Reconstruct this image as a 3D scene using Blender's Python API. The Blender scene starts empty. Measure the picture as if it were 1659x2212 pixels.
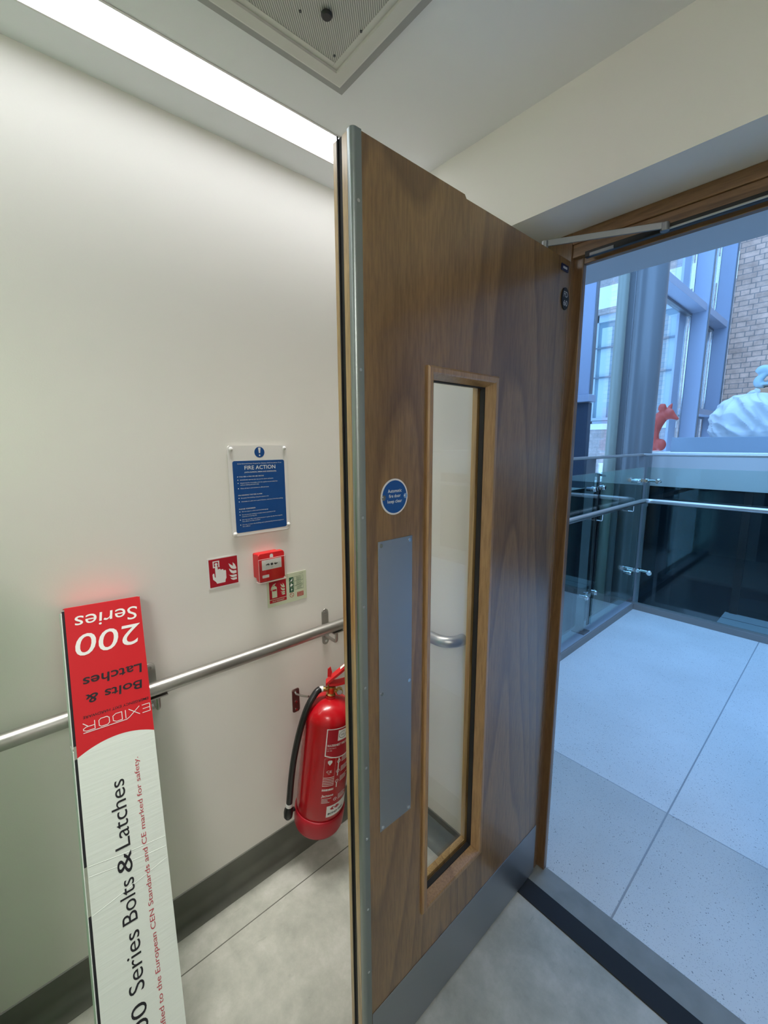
import bpy, bmesh, math, random
from mathutils import Matrix, Vector, noise
random.seed(7)
C = bpy.context.scene.collection
S = bpy.context.scene
V = Vector
# ------------------------------------------------------------------ camera
def make_camera():
    yaw, pitch, roll, f = 0.847944, 0.16244, -0.005317, 908.86
    F = V((-math.sin(yaw)*math.cos(pitch), math.cos(yaw)*math.cos(pitch), -math.sin(pitch)))
    R = V((math.cos(yaw), math.sin(yaw), 0)); U = R.cross(F)
    R2 = math.cos(roll)*R + math.sin(roll)*U; U2 = -math.sin(roll)*R + math.cos(roll)*U
    cd = bpy.data.cameras.new('camera'); co = bpy.data.objects.new('camera', cd); C.objects.link(co)
    M = Matrix((( R2.x, U2.x, -F.x, 0), (R2.y, U2.y, -F.y, 0), (R2.z, U2.z, -F.z, 1.6), (0, 0, 0, 1)))
    co.matrix_world = M
    cd.sensor_fit = 'HORIZONTAL'; cd.sensor_width = 36; cd.lens = 36*f/1659
    cd.clip_start = 0.02; cd.clip_end = 200
    S.camera = co
make_camera()
# ------------------------------------------------------------------ light, sky, exposure
LIGHT = 5.9
BEAM = 8.2        # watts of the strip's downward beam
SPREAD = 34
FILL_PANEL = 25.0  # strength of the added fill light behind the viewer
SKY = 5.3
S.view_settings.view_transform = 'Standard'
S.view_settings.look = 'None'
S.view_settings.exposure = 0.0
S.view_settings.gamma = 1.0
S.view_settings.use_curve_mapping = False
w = bpy.data.worlds.new('overcast_sky'); S.world = w; w.use_nodes = True
bg = w.node_tree.nodes['Background']
bg.inputs[0].default_value = (0.26, 0.53, 1.0, 1); bg.inputs[1].default_value = SKY
S.cycles.max_bounces = 10
S.cycles.diffuse_bounces = 6
S.cycles.transparent_max_bounces = 24
S.cycles.sample_clamp_indirect = 6
# ------------------------------------------------------------------ helpers
MW = {}
def tag(o, label=None, cat=None, group=None, kind=None):
    if label: o['label'] = label
    if cat: o['category'] = cat
    if group: o['group'] = group
    if kind: o['kind'] = kind
    return o
def thing(name, label, cat, M=None, group=None, kind=None):
    o = bpy.data.objects.new(name, None); o.empty_display_size = .05; C.objects.link(o)
    if M is None: M = Matrix.Identity(4)
    if isinstance(M, (tuple, list)): M = Matrix.Translation(M)
    o.matrix_world = M; MW[o] = M.copy()
    return tag(o, label, cat, group, kind)
def obj(name, bm, mat, parent=None, world=True, smooth=None, label=None):
    """one mesh object; world=True: geometry is given in world coordinates, else in the thing's own"""
    bmesh.ops.recalc_face_normals(bm, faces=bm.faces)
    me = bpy.data.meshes.new(name); bm.to_mesh(me); bm.free()
    return link(name, me, mat, parent, world, smooth, label)
def link(name, me, mat, parent=None, world=True, smooth=None, label=None):
    mats = mat if isinstance(mat, (list, tuple)) else [mat]
    for m in mats: me.materials.append(m)
    o = bpy.data.objects.new(name, me); C.objects.link(o)
    if parent is not None:
        M = MW[parent]; o.parent = parent; MW[o] = M
        if world: me.transform(M.inverted())
    else: MW[o] = Matrix.Identity(4)
    if smooth is not None:
        for p in me.polygons: p.use_smooth = True
        me.set_sharp_from_angle(angle=math.radians(smooth))
    if label: o['label'] = label
    return o
def struct(name, bm, mat, smooth=None):
    o = obj(name, bm, mat, None, True, smooth); o['kind'] = 'structure'; return o
def nb(): return bmesh.new()
def merge(bm, b2, M=None):
    me = bpy.data.meshes.new('tmp'); b2.to_mesh(me); b2.free()
    if M is not None: me.transform(M)
    bm.from_mesh(me); bpy.data.meshes.remove(me)
    return bm
def box(bm, lo, hi, bev=0, seg=2, M=None):
    b = nb(); vs = [b.verts.new((x, y, z)) for x in (lo[0], hi[0]) for y in (lo[1], hi[1]) for z in (lo[2], hi[2])]
    for f in ((0,1,3,2),(4,6,7,5),(0,4,5,1),(2,3,7,6),(0,2,6,4),(1,5,7,3)): b.faces.new([vs[i] for i in f])
    if bev: bmesh.ops.bevel(b, geom=b.edges[:], offset=bev, segments=seg, profile=.5, affect='EDGES')
    return merge(bm, b, M)
def bx(lo, hi, bev=0, seg=2, M=None): return box(nb(), lo, hi, bev, seg, M)
def prism(bm, pts, z0, z1, M=None, bev=0, seg=2):
    b = nb(); a = [b.verts.new((p[0], p[1], z0)) for p in pts]; t = [b.verts.new((p[0], p[1], z1)) for p in pts]
    n = len(pts); b.faces.new(a[::-1]); b.faces.new(t)
    for i in range(n): b.faces.new((a[i], a[(i+1) % n], t[(i+1) % n], t[i]))
    if bev:
        es = [e for e in b.edges if abs(e.verts[0].co.z-z1) < 1e-6 and abs(e.verts[1].co.z-z1) < 1e-6]
        bmesh.ops.bevel(b, geom=es, offset=bev, segments=seg, profile=.5, affect='EDGES')
    return merge(bm, b, M)
def lathe(bm, prof, n=48, M=None):
    b = nb(); rings = []
    for r, z in prof:
        if r < 1e-6: rings.append([b.verts.new((0, 0, z))])
        else: rings.append([b.verts.new((r*math.cos(2*math.pi*i/n), r*math.sin(2*math.pi*i/n), z)) for i in range(n)])
    for A, B in zip(rings, rings[1:]):
        for i in range(n):
            j = (i+1) % n
            if len(A) == 1 and len(B) == 1: continue
            if len(A) == 1: b.faces.new((A[0], B[i], B[j]))
            elif len(B) == 1: b.faces.new((A[i], A[j], B[0]))
            else: b.faces.new((A[i], A[j], B[j], B[i]))
    return merge(bm, b, M)
def axisM(p, q):
    p, q = V(p), V(q); d = (q-p); z = d.normalized()
    return Matrix.Translation(p) @ z.to_track_quat('Z', 'Y').to_matrix().to_4x4(), d.length
def cyl(bm, p, q, r, n=24, r2=None, bev=0):
    M, L = axisM(p, q); r2 = r if r2 is None else r2
    pr = [(0, 0), (r-bev, 0)] + ([(r, bev)] if bev else []) + ([(r2, L-bev)] if bev else []) + [(r2-bev, L), (0, L)]
    return lathe(bm, pr, n, M)
def tube(bm, pts, r, n=16, cap=True, radii=None):
    b = nb(); pts = [V(p) for p in pts]; rings = []; up = None
    for i, p in enumerate(pts):
        t = (pts[min(i+1, len(pts)-1)]-pts[max(i-1, 0)]).normalized()
        if up is None:
            up = V((0, 0, 1)) if abs(t.z) < .9 else V((0, 1, 0))
        s = t.cross(up).normalized(); up = s.cross(t).normalized()
        rr = radii[i] if radii else r
        rings.append([b.verts.new(p + rr*(math.cos(2*math.pi*k/n)*s + math.sin(2*math.pi*k/n)*up)) for k in range(n)])
    for A, B in zip(rings, rings[1:]):
        for k in range(n): b.faces.new((A[k], A[(k+1) % n], B[(k+1) % n], B[k]))
    if cap: b.faces.new(rings[0][::-1]); b.faces.new(rings[-1])
    return merge(bm, b)
def fillet(pts, r, seg=10):
    pts = [V(p) for p in pts]; out = [pts[0]]
    for a, p, c in zip(pts, pts[1:], pts[2:]):
        d1 = (a-p).normalized(); d2 = (c-p).normalized(); ang = d1.angle(d2); L = r/math.tan(ang/2)
        c0 = p + (d1+d2).normalized()*(r/math.sin(ang/2)); s = p+d1*L; e = p+d2*L
        v0 = s-c0; v1 = e-c0; th = v0.angle(v1)
        for k in range(seg+1):
            f = k/seg; out.append(c0 + (v0*math.sin((1-f)*th) + v1*math.sin(f*th))/math.sin(th))
    return out+[pts[-1]]
def spline(pts, n=8):
    pts = [V(p) for p in pts]; P = [2*pts[0]-pts[1]]+pts+[2*pts[-1]-pts[-2]]; out = []
    for i in range(1, len(P)-2):
        for k in range(n):
            t = k/n; a, b, c, d = P[i-1:i+3]
            out.append(.5*((2*b)+(c-a)*t+(2*a-5*b+4*c-d)*t*t+(3*b-a-3*c+d)*t**3))
    return out+[pts[-1]]
def rrect(x0, y0, x1, y1, r, n=6):
    o = []
    for cx, cy, a in ((x1-r, y1-r, 0), (x0+r, y1-r, 90), (x0+r, y0+r, 180), (x1-r, y0+r, 270)):
        for k in range(n+1):
            t = math.radians(a+90*k/n); o.append((cx+r*math.cos(t), cy+r*math.sin(t)))
    return o
def circ(cx, cy, r, n=40): return [(cx+r*math.cos(2*math.pi*k/n), cy+r*math.sin(2*math.pi*k/n)) for k in range(n)]
def text_mesh(s, h=.01, width=None, align='LEFT', bold=0, shear=0, x=0, y=0, z=0, depth=.0002):
    """lettering: capital height h, baseline at y; optional exact width"""
    cu = bpy.data.curves.new('t', 'FONT'); cu.body = s; cu.size = 1; cu.offset = bold; cu.shear = shear; cu.resolution_u = 4
    to = bpy.data.objects.new('t', cu); C.objects.link(to); bpy.context.view_layer.update()
    dg = bpy.context.evaluated_depsgraph_get()
    me = bpy.data.meshes.new_from_object(to.evaluated_get(dg)); bpy.data.objects.remove(to); bpy.data.curves.remove(cu)
    me.name = 'lettering'
    xs = [v.co.x for v in me.vertices]; x0, x1 = min(xs), max(xs)
    sy = h/0.729; sx = sy if width is None else width/(x1-x0); W = (x1-x0)*sx
    off = {'LEFT': 0, 'CENTER': -W/2, 'RIGHT': -W}[align]
    for v in me.vertices: v.co = V(((v.co.x-x0)*sx+off+x, v.co.y*sy+y, z+depth))
    b = nb(); b.from_mesh(me); bpy.data.meshes.remove(me); return b
def add(bm, b2, M=None): return merge(bm, b2, M)
def poly(bm, pts, z=0, M=None):
    b = nb(); b.faces.new([b.verts.new((p[0], p[1], z)) for p in pts]); bmesh.ops.triangulate(b, faces=b.faces[:])
    return merge(bm, b, M)
# frames of reference: x to the right in the picture, y up, z out of the surface
def wallM(x, y, z): return Matrix(((0, 0, 1, x), (1, 0, 0, y), (0, 1, 0, z), (0, 0, 0, 1)))
def blob(name, parts, mat, voxel=.012, parent=None, smooth=180, it=2):
    """one continuous sculpted surface from ellipsoids / tubes"""
    bm = nb()
    for p in parts:
        if p[0] == 'e':
            _, c, r, rot = p; M = Matrix.Translation(c) @ rot.to_matrix().to_4x4() @ Matrix.Diagonal((*r, 1))
            b = nb(); bmesh.ops.create_uvsphere(b, u_segments=28, v_segments=18, radius=1); merge(bm, b, M)
        else: tube(bm, p[1], 0, 18, True, p[2])
    me = bpy.data.meshes.new(name); bm.to_mesh(me); bm.free()
    o = bpy.data.objects.new(name, me); C.objects.link(o)
    m = o.modifiers.new('r', 'REMESH'); m.mode = 'VOXEL'; m.voxel_size = voxel
    m = o.modifiers.new('s', 'SMOOTH'); m.iterations = it*3; m.factor = .5
    bpy.context.view_layer.update(); dg = bpy.context.evaluated_depsgraph_get()
    me2 = bpy.data.meshes.new_from_object(o.evaluated_get(dg)); bpy.data.objects.remove(o)
    return link(name, me2, mat, parent, True, smooth)
# ------------------------------------------------------------------ materials
def mat(name, col=(.8,.8,.8), rough=.5, metal=0, spec=.5, emit=None, es=0, coat=0):
    m = bpy.data.materials.new(name); m.use_nodes = True; b = m.node_tree.nodes['Principled BSDF']
    b.inputs['Base Color'].default_value = (*col, 1); b.inputs['Roughness'].default_value = rough
    b.inputs['Metallic'].default_value = metal; b.inputs['Specular IOR Level'].default_value = spec
    b.inputs['Coat Weight'].default_value = coat
    if emit: b.inputs['Emission Color'].default_value = (*emit, 1); b.inputs['Emission Strength'].default_value = es
    return m
def N(m, t, **kw):
    n = m.node_tree.nodes.new(t)
    for k, v in kw.items(): setattr(n, k, v)
    return n
def L(m, a, b): m.node_tree.links.new(a, b)
def coords(m, scale=(1,1,1), kind='Object'):
    tc = N(m, 'ShaderNodeTexCoord'); mp = N(m, 'ShaderNodeMapping'); mp.inputs['Scale'].default_value = scale
    L(m, tc.outputs[kind], mp.inputs['Vector']); return mp.outputs['Vector']
def ramp(m, fac, stops):
    r = N(m, 'ShaderNodeValToRGB'); e = r.color_ramp.elements
    while len(e) < len(stops): e.new(.5)
    for i, (p, c) in enumerate(stops): e[i].position = p; e[i].color = (*c, 1)
    L(m, fac, r.inputs['Fac']); return r.outputs['Color']
def noise_tex(m, vec, scale, detail=4, rough=.5, dist=0):
    n = N(m, 'ShaderNodeTexNoise'); n.inputs['Scale'].default_value = scale; n.inputs['Detail'].default_value = detail
    n.inputs['Roughness'].default_value = rough; n.inputs['Distortion'].default_value = dist
    L(m, vec, n.inputs['Vector']); return n.outputs['Fac']
def bump(m, h, strength=.2, dist=.01):
    b = N(m, 'ShaderNodeBump'); b.inputs['Strength'].default_value = strength; b.inputs['Distance'].default_value = dist
    L(m, h, b.inputs['Height']); L(m, b.outputs['Normal'], m.node_tree.nodes['Principled BSDF'].inputs['Normal'])
def base(m, c): L(m, c, m.node_tree.nodes['Principled BSDF'].inputs['Base Color'])
def mix(m, fac, a, b, mode='MIX'):
    n = N(m, 'ShaderNodeMix', data_type='RGBA', blend_type=mode)
    for i, x in ((0, fac), (6, a), (7, b)):
        if isinstance(x, (int, float)): n.inputs[i].default_value = x
        elif isinstance(x, tuple): n.inputs[i].default_value = (*x, 1)
        else: L(m, x, n.inputs[i])
    return n.outputs[2]
def paint(name, col, rough=.75, b=.06):
    m = mat(name, col, rough, spec=.3); bump(m, noise_tex(m, coords(m), 260, 3), b, .002); return m
def wood(name, c_lo, c_hi, axis='Z', rough=.42):
    m = mat(name, c_hi, rough, spec=.5, coat=1.0); m.node_tree.nodes['Principled BSDF'].inputs['Coat Roughness'].default_value = .22
    sc = {'Z': (1, 1, .085), 'X': (.085, 1, 1)}[axis]
    v = coords(m, sc)
    nz = noise_tex(m, v, 2.6, 1.5, .4, .25)
    mu = N(m, 'ShaderNodeMath', operation='MULTIPLY'); mu.inputs[1].default_value = 19; L(m, nz, mu.inputs[0])
    fr = N(m, 'ShaderNodeMath', operation='FRACT'); L(m, mu.outputs[0], fr.inputs[0])
    mid = tuple(.45*a+.55*b for a, b in zip(c_lo, c_hi)); dk = tuple(.85*a+.12*b for a, b in zip(c_lo, c_hi))
    c1 = ramp(m, fr.outputs[0], [(0, c_hi), (.72, mid), (.91, dk), (1, c_hi)])
    fine = noise_tex(m, v, 190, 4, .65)
    c2 = ramp(m, fine, [(.32, (.60, .55, .50)), (.60, (1.04, 1.04, 1.04))])
    big = ramp(m, noise_tex(m, v, 6, 3, .5, .4), [(.3, (.82, .80, .78)), (.7, (1.06, 1.04, 1.02))])
    base(m, mix(m, 1.0, mix(m, .75, c1, c2, 'MULTIPLY'), big, 'MULTIPLY'))
    bump(m, fine, .08, .001); return m
def glass(name, tint=(.93,.98,.96), ior=1.5, rough=0.0):
    m = bpy.data.materials.new(name); m.use_nodes = True; nt = m.node_tree; nt.nodes.clear()
    out = N(m, 'ShaderNodeOutputMaterial'); t = N(m, 'ShaderNodeBsdfTransparent'); g = N(m, 'ShaderNodeBsdfGlossy'); mx = N(m, 'ShaderNodeMixShader'); fr = N(m, 'ShaderNodeFresnel')
    t.inputs[0].default_value = (*tint, 1); g.inputs['Roughness'].default_value = rough; g.inputs[0].default_value = (1, 1, 1, 1); fr.inputs[0].default_value = ior
    ge = N(m, 'ShaderNodeNewGeometry'); mr = N(m, 'ShaderNodeMapRange'); mr.inputs['To Min'].default_value = ior; mr.inputs['To Max'].default_value = 1/ior
    L(m, ge.outputs['Backfacing'], mr.inputs['Value']); L(m, mr.outputs[0], fr.inputs[0])   # same reflectance from both sides of the sheet
    L(m, fr.outputs[0], mx.inputs[0]); L(m, t.outputs[0], mx.inputs[1]); L(m, g.outputs[0], mx.inputs[2]); L(m, mx.outputs[0], out.inputs[0]); return m
def steel(name, col=(.55,.55,.56), rough=.3, axis=None):
    m = mat(name, col, rough, 1)
    if axis:
        sc = [400, 400, 400]; sc['XYZ'.index(axis)] = 6
        n = noise_tex(m, coords(m, tuple(sc)), 1, 2); bump(m, n, .05, .0004)
    return m
MAT = {}
MAT['wall'] = paint('white_wall_paint', (.84, .82, .775))
MAT['greenbounce'] = mat('green_bounce_paint', (.05, .50, .07), .5)  # colour of the added block that bounces green light
MAT['ceil'] = paint('ceiling_paint', (.80, .81, .84), .8, .03)
MAT['oak'] = wood('oak_veneer', (.138, .071, .021), (.238, .136, .046))
MAT['lip'] = wood('oak_lipping', (.34, .20, .07), (.54, .36, .14))
MAT['oak_frame'] = wood('oak_frame', (.12, .062, .024), (.20, .11, .046))
MAT['oak_head'] = wood('oak_head', (.14, .072, .026), (.235, .13, .054), 'X')
MAT['bead'] = wood('oak_bead', (.25, .14, .055), (.36, .215, .09)); MAT['bead'].node_tree.nodes['Math'].inputs[1].default_value = 4
MAT['black'] = mat('black_rubber', (.006, .006, .008), .6)
MAT['blackg'] = mat('black_plastic', (.012, .012, .013), .35)
MAT['steel'] = steel('brushed_steel', (.50, .49, .47), .36)
MAT['galv'] = mat('galvanised_edge', (.30, .335, .33), .34, .9)
MAT['darksteel'] = mat('dull_steel', (.28, .29, .30), .4, .9)
MAT['plate'] = steel('satin_plate', (.40, .42, .45), .42, 'Y')
MAT['chrome'] = mat('polished_steel', (.75, .76, .77), .12, 1)
MAT['brass'] = mat('brass', (.55, .38, .14), .28, 1)
MAT['red'] = mat('red_enamel', (.44, .004, .010), .25, 0, .4, coat=.25)
MAT['redplastic'] = mat('red_plastic', (.62, .012, .016), .38)
MAT['redsign'] = mat('red_sign', (.42, .008, .022), .4)
MAT['redcard'] = mat('red_card', (.58, .006, .014), .5)
MAT['white'] = mat('white_print', (.83, .83, .82), .45)
MAT['whitesoft'] = mat('white_plastic', (.80, .79, .77), .4)
MAT['glow'] = mat('photoluminescent_panel', (.62, .68, .50), .5)
MAT['blue'] = mat('blue_sign', (.006, .070, .27), .35)
MAT['ink'] = mat('black_print', (.010, .010, .016), .5)
MAT['redink'] = mat('red_print', (.45, .04, .06), .5)
MAT['greenink'] = mat('green_print', (.02, .10, .05), .5)
MAT['grey'] = mat('grey_print', (.45, .45, .44), .5)
MAT['dark_grey'] = mat('dark_grey', (.05, .055, .06), .4)
MAT['light'] = mat('light_diffuser', (.9, .9, .9), .5, emit=(.925, .945, 1.0), es=LIGHT)
MAT['panel'] = mat('fill_diffuser', (.9, .9, .9), .5, emit=(1.0, .97, .92), es=FILL_PANEL)  # emitter of the added, unseen fill light
MAT['alu'] = mat('white_aluminium', (.72, .70, .70), .4)
MAT['cass'] = mat('cassette_white', (.62, .61, .58), .5)
MAT['bluepaint'] = mat('pale_blue_metal', (.33, .365, .45), .42)
MAT['column'] = mat('grey_blue_column', (.15, .155, .16), .3)
MAT['pipe'] = mat('pale_grey_pipe', (.22, .23, .19), .4)
MAT['render'] = paint('pale_render', (.54, .51, .49), .7)
MAT['curb'] = mat('grey_curb', (.22, .21, .20), .55)
MAT['darkglass'] = mat('dark_glass', (.003, .008, .012), .07, 0, .32)
MAT['void'] = mat('dark_void', (.004, .004, .005), .9)
MAT['glass'] = glass('clear_glass', (.985, .992, .988), 1.45)
MAT['bal_glass'] = glass('balustrade_glass', (.78, .90, .88), 1.75)
MAT['clear_bal'] = glass('clear_balustrade_glass', (.86, .94, .92), 1.3)
MAT['fox'] = mat('terracotta_red', (.52, .075, .05), .5)
MAT['bag'] = mat('white_gloss_cloth', (.58, .60, .60), .4)
MAT['swan'] = mat('pale_blue_glaze', (.36, .47, .50), .4)
MAT['tan'] = mat('tan_board', (.50, .27, .15), .6)
MAT['plinth'] = mat('grey_plinth', (.22, .27, .32), .5)
MAT['stone'] = mat('pale_stone', (.74, .74, .72), .7)
MAT['sash'] = mat('painted_sash', (.42, .50, .55), .4)
MAT['sashdark'] = mat('sash_bar', (.10, .14, .17), .4)
MAT['pane'] = mat('window_pane', (.16, .26, .30), .08, 0, .6)
MAT['curtain'] = mat('net_curtain', (.45, .55, .55), .8)
# vinyl floor
m = MAT['vinyl'] = mat('mottled_vinyl', (.35, .35, .3), .42, spec=.35)
v = coords(m)
c = ramp(m, noise_tex(m, v, 7, 9, .68, .1), [(.36, (.33, .34, .30)), (.52, (.415, .42, .375)), (.66, (.50, .50, .46))])
sc = ramp(m, noise_tex(m, coords(m, (26, 9, 9)), 1, 3, .6, 1.2), [(.66, (1, 1, 1)), (.72, (.78, .78, .78))])
base(m, mix(m, .6, c, sc, 'MULTIPLY')); bump(m, noise_tex(m, v, 120, 3), .05, .002)
m = MAT['skirt'] = mat('grey_vinyl_skirting', (.20, .205, .18), .45)
base(m, ramp(m, noise_tex(m, coords(m), 9, 5), [(.3, (.105, .11, .092)), (.7, (.14, .145, .12))]))
m = MAT['thresh'] = mat('threshold_vinyl', (.22, .23, .22), .5)
base(m, ramp(m, noise_tex(m, coords(m), 14, 5), [(.3, (.20, .21, .20)), (.7, (.25, .26, .25))]))
# terrazzo with dark flecks
def terrazzo(name, lo, hi):
    m = mat(name, hi, .22, spec=.45); v = coords(m)
    vo = N(m, 'ShaderNodeTexVoronoi'); vo.inputs['Scale'].default_value = 85; L(m, v, vo.inputs['Vector'])
    fl = ramp(m, vo.outputs['Distance'], [(.10, (.30, .30, .31)), (.19, (1, 1, 1))])
    vo2 = N(m, 'ShaderNodeTexVoronoi'); vo2.inputs['Scale'].default_value = 190; L(m, v, vo2.inputs['Vector'])
    fl2 = ramp(m, vo2.outputs['Distance'], [(.14, (.62, .62, .63)), (.26, (1, 1, 1))])
    sel = ramp(m, noise_tex(m, v, 26, 2), [(.42, (0, 0, 0)), (.52, (1, 1, 1))])
    bc = ramp(m, noise_tex(m, v, 2.2, 4), [(.3, lo), (.7, hi)])
    base(m, mix(m, 1, mix(m, 1, bc, mix(m, sel, (1, 1, 1), fl), 'MULTIPLY'), fl2, 'MULTIPLY')); return m
MAT['terrazzo'] = terrazzo('pale_terrazzo', (.70, .70, .69), (.78, .78, .77))
MAT['terrazzo2'] = terrazzo('grey_terrazzo', (.54, .54, .52), (.61, .61, .59))
def brick(name, c1, c2, mort, zoff=0):
    m = mat(name, c1, .85, spec=.2)
    tc = N(m, 'ShaderNodeTexCoord'); sp = N(m, 'ShaderNodeSeparateXYZ'); cb = N(m, 'ShaderNodeCombineXYZ')
    L(m, tc.outputs['Object'], sp.inputs[0]); L(m, sp.outputs[0], cb.inputs[0]); L(m, sp.outputs[2], cb.inputs[1])
    b = N(m, 'ShaderNodeTexBrick'); L(m, cb.outputs[0], b.inputs['Vector']); b.inputs['Scale'].default_value = 1
    b.inputs['Brick Width'].default_value = .225; b.inputs['Row Height'].default_value = .075; b.inputs['Mortar Size'].default_value = .006
    b.inputs['Color1'].default_value = (*c1, 1); b.inputs['Color2'].default_value = (*c2, 1); b.inputs['Mortar'].default_value = (*mort, 1)
    b.inputs['Bias'].default_value = -.1; b.offset = .5; b.squash = .5; b.squash_frequency = 2
    n = ramp(m, noise_tex(m, cb.outputs[0], 9, 6, .65), [(.3, (.62, .6, .58)), (.7, (1.1, 1.08, 1.05))])
    base(m, mix(m, .8, b.outputs['Color'], n, 'MULTIPLY')); bump(m, b.outputs['Fac'], -.5, .006); return m
MAT['brick'] = brick('brown_brick', (.80, .50, .37), (.62, .39, .29), (.34, .26, .22))
MAT['brick2'] = brick('pale_pink_brick', (.46, .38, .35), (.40, .34, .315), (.33, .30, .28))
# carton card: creased white card
m = MAT['card'] = mat('white_card', (.72, .78, .745), .5)
cv = coords(m, (3, 60, 3)); bump(m, noise_tex(m, cv, 1, 4, .6), .18, .004)
# ------------------------------------------------------------------ room shell
XW, YB, ZC = -1.35, 1.1455, 2.482
XR, YK, YG = 1.35, -3.2, -.17
OX0, OX1, OZ = -.80, .215, 2.209           # opening in the back wall
struct('wall_left', bx((XW-.15, YK-.15, 0), (XW, YB+.2145, ZC+.1)), MAT['wall'])
b = nb(); Y1 = 1.36
box(b, (XW, YB, 0), (OX0, Y1, ZC+.1)); box(b, (OX1, YB, 0), (XR+.15, Y1, ZC+.1)); box(b, (OX0, YB, OZ), (OX1, Y1, ZC+.1))
struct('wall_back', b, MAT['wall'])
struct('wall_right', bx((XR, YK-.15, 0), (XR+.15, YB, ZC+.1)), MAT['wall'])
struct('wall_front', bx((XW, YK-.15, 0), (XR, YK, ZC+.1)), MAT['wall'])
struct('floor', bx((XW-.15, YG, -.12), (XR+.15, 1.199, 0)), MAT['vinyl'])
struct('floor_corridor', bx((XW-.15, YK-.15, -.12), (XR+.15, YG-.0005, 0)), MAT['vinyl'])
# ceiling with the slot of the linear light and the cassette opening
b = nb(); LX0, LX1 = -1.2315, -1.127
box(b, (XW-.15, YK-.15, ZC), (LX0-.006, YB, ZC+.1)); box(b, (LX1+.006, YK-.15, ZC), (XR+.15, YB, ZC+.1))
box(b, (LX0-.006, YK-.15, ZC+.06), (LX1+.006, YB, ZC+.1)); struct('ceiling', b, MAT['ceil'])
def skirting(name, p, q, nrm):
    p, q, nrm = V(p), V(q), V(nrm); b = nb(); pr = [(0, 0), (.06, 0), (.06, .001)]
    for k in range(9): t = math.pi/2*k/8; pr.append((.044-.040*math.sin(t)+.004, .045-.044*math.cos(t)))
    pr += [(.004, .102), (0, .104)]
    A = [b.verts.new(p+nrm*x+V((0, 0, z+.0005))) for x, z in pr]; B = [b.verts.new(q+nrm*x+V((0, 0, z+.0005))) for x, z in pr]
    n = len(pr)
    for i in range(n): b.faces.new((A[i], A[(i+1) % n], B[(i+1) % n], B[i]))
    b.faces.new(A); b.faces.new(B[::-1]); struct(name, b, MAT['skirt'], 40)
skirting('baseboard_left', (XW, YK, 0), (XW, YB-.001, 0), (1, 0, 0))
skirting('baseboard_back', (XW+.06, YB, 0), (OX0-.001, YB, 0), (0, -1, 0))
# floor seam
struct('trim_2', bx((-1.192, YG, .0002), (-1.189, YB-.06, .0008)), mat('floor_seam', (.12, .12, .10), .6))
# threshold
struct('trim_3', bx((OX0, 1.199, -.12), (OX1, 1.271, .004), .0015, 1), mat('black_barrier_mat', (.012, .015, .02), .75))
struct('trim_4', bx((OX0, 1.271, -.12), (OX1, 1.360, .002)), MAT['thresh'])
# door frame
b = nb(); FY0, FY1 = 1.319, 1.362
box(b, (OX0, FY0, .003), (-.646, FY1-.018, OZ), .002); box(b, (OX0, FY1-.022, .003), (-.618, FY1, OZ), .003)
box(b, (.158, FY0, .003), (OX1, FY1-.018, OZ), .002); box(b, (.14, FY1-.022, .003), (OX1, FY1, OZ), .003)
o = struct('trim_1', b, MAT['oak_frame'])
b = nb(); box(b, (-.646, FY0, 2.176), (.158, FY1, OZ), .002); box(b, (-.646, FY0+.006, 2.140), (.158, FY1, 2.176), .0015)
box(b, (-.6185, FY1-.02, 2.121), (.1405, FY1, 2.140), .002); struct('trim_5', b, MAT['oak_head'])
# ------------------------------------------------------------------ walkway, balustrade, atrium
XB, YBAL = -1.31, 4.365
struct('floor_walkway', bx((XB, 1.978, -.2), (3.0, YBAL, 0)), MAT['terrazzo'])
struct('floor_landing', bx((XB, 1.36, -.2), (3.0, 1.978, 0)), MAT['terrazzo2'])
b = nb(); box(b, (-.3875, 1.361, .0001), (-.3815, YBAL-.002, .0007)); struct('trim_6', b, mat('joint_grey', (.33, .35, .37), .6))
b = nb(); box(b, (XB, 1.976, .0001), (-.3885, 1.980, .0006)); box(b, (-.3805, 1.976, .0001), (3.0, 1.980, .0006)); struct('trim_7', b, mat('joint_pale', (.42, .44, .46), .6))
struct('ceiling_walkway', bx((-3.2, 1.36, 2.4), (3.0, 2.33, 2.62)), MAT['render'])
b = nb(); box(b, (XB-.155, 1.37, -.3), (XB, YBAL+.075, .055), .004); struct('trim_8', b, MAT['curb'])
struct('trim_9', bx((XB, YBAL, -.3), (3.0, YBAL+.075, .055), .004), MAT['curb'])
struct('trim_10', bx((-1.444, 1.39, .0555), (XB-.012, YBAL-.0, .0575)), mat('pale_curb_top', (.36, .40, .46), .4))
# ledge beyond: pale spandrel over a dark glazed wall
YF = 5.0
struct('wall_atrium_back', bx((-1.50, YF, 1.145), (3.0, YF+.14, 1.470)), MAT['render'])
struct('trim_11', bx((-1.50, YF-.012, 1.470), (3.0, 8.49, 1.49), .004), MAT['stone'])
b = nb(); box(b, (-1.78, YF+.03, -.35), (-.675, YF+.06, 1.144)); struct('window_4', b, MAT['darkglass'])
b = nb(); box(b, (-.635, YF+.03, -.35), (3.0, YF+.06, 1.144)); struct('window_5', b, MAT['darkglass'])
struct('trim_12', bx((-.684, YF+.018, -.35), (-.626, YF+.0295, 1.144)), MAT['void'])
struct('floor_atrium', bx((-.715, YBAL+.078, -.25), (3.0, YF+.03, -.03)), mat('grey_blue_slab', (.34, .38, .42), .4))
struct('trim_13', bx((-.715, 4.84, -.0298), (3.0, 4.85, -.0290)), MAT['dark_grey'])
struct('floor_pit', bx((-1.80, 1.37, -1.6), (-.72, YF+.06, -1.5)), MAT['void'])
struct('wall_pit_back', bx((-1.80, YF+.065, -1.6), (3.0, YF+.14, -.36)), MAT['void'])
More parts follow.
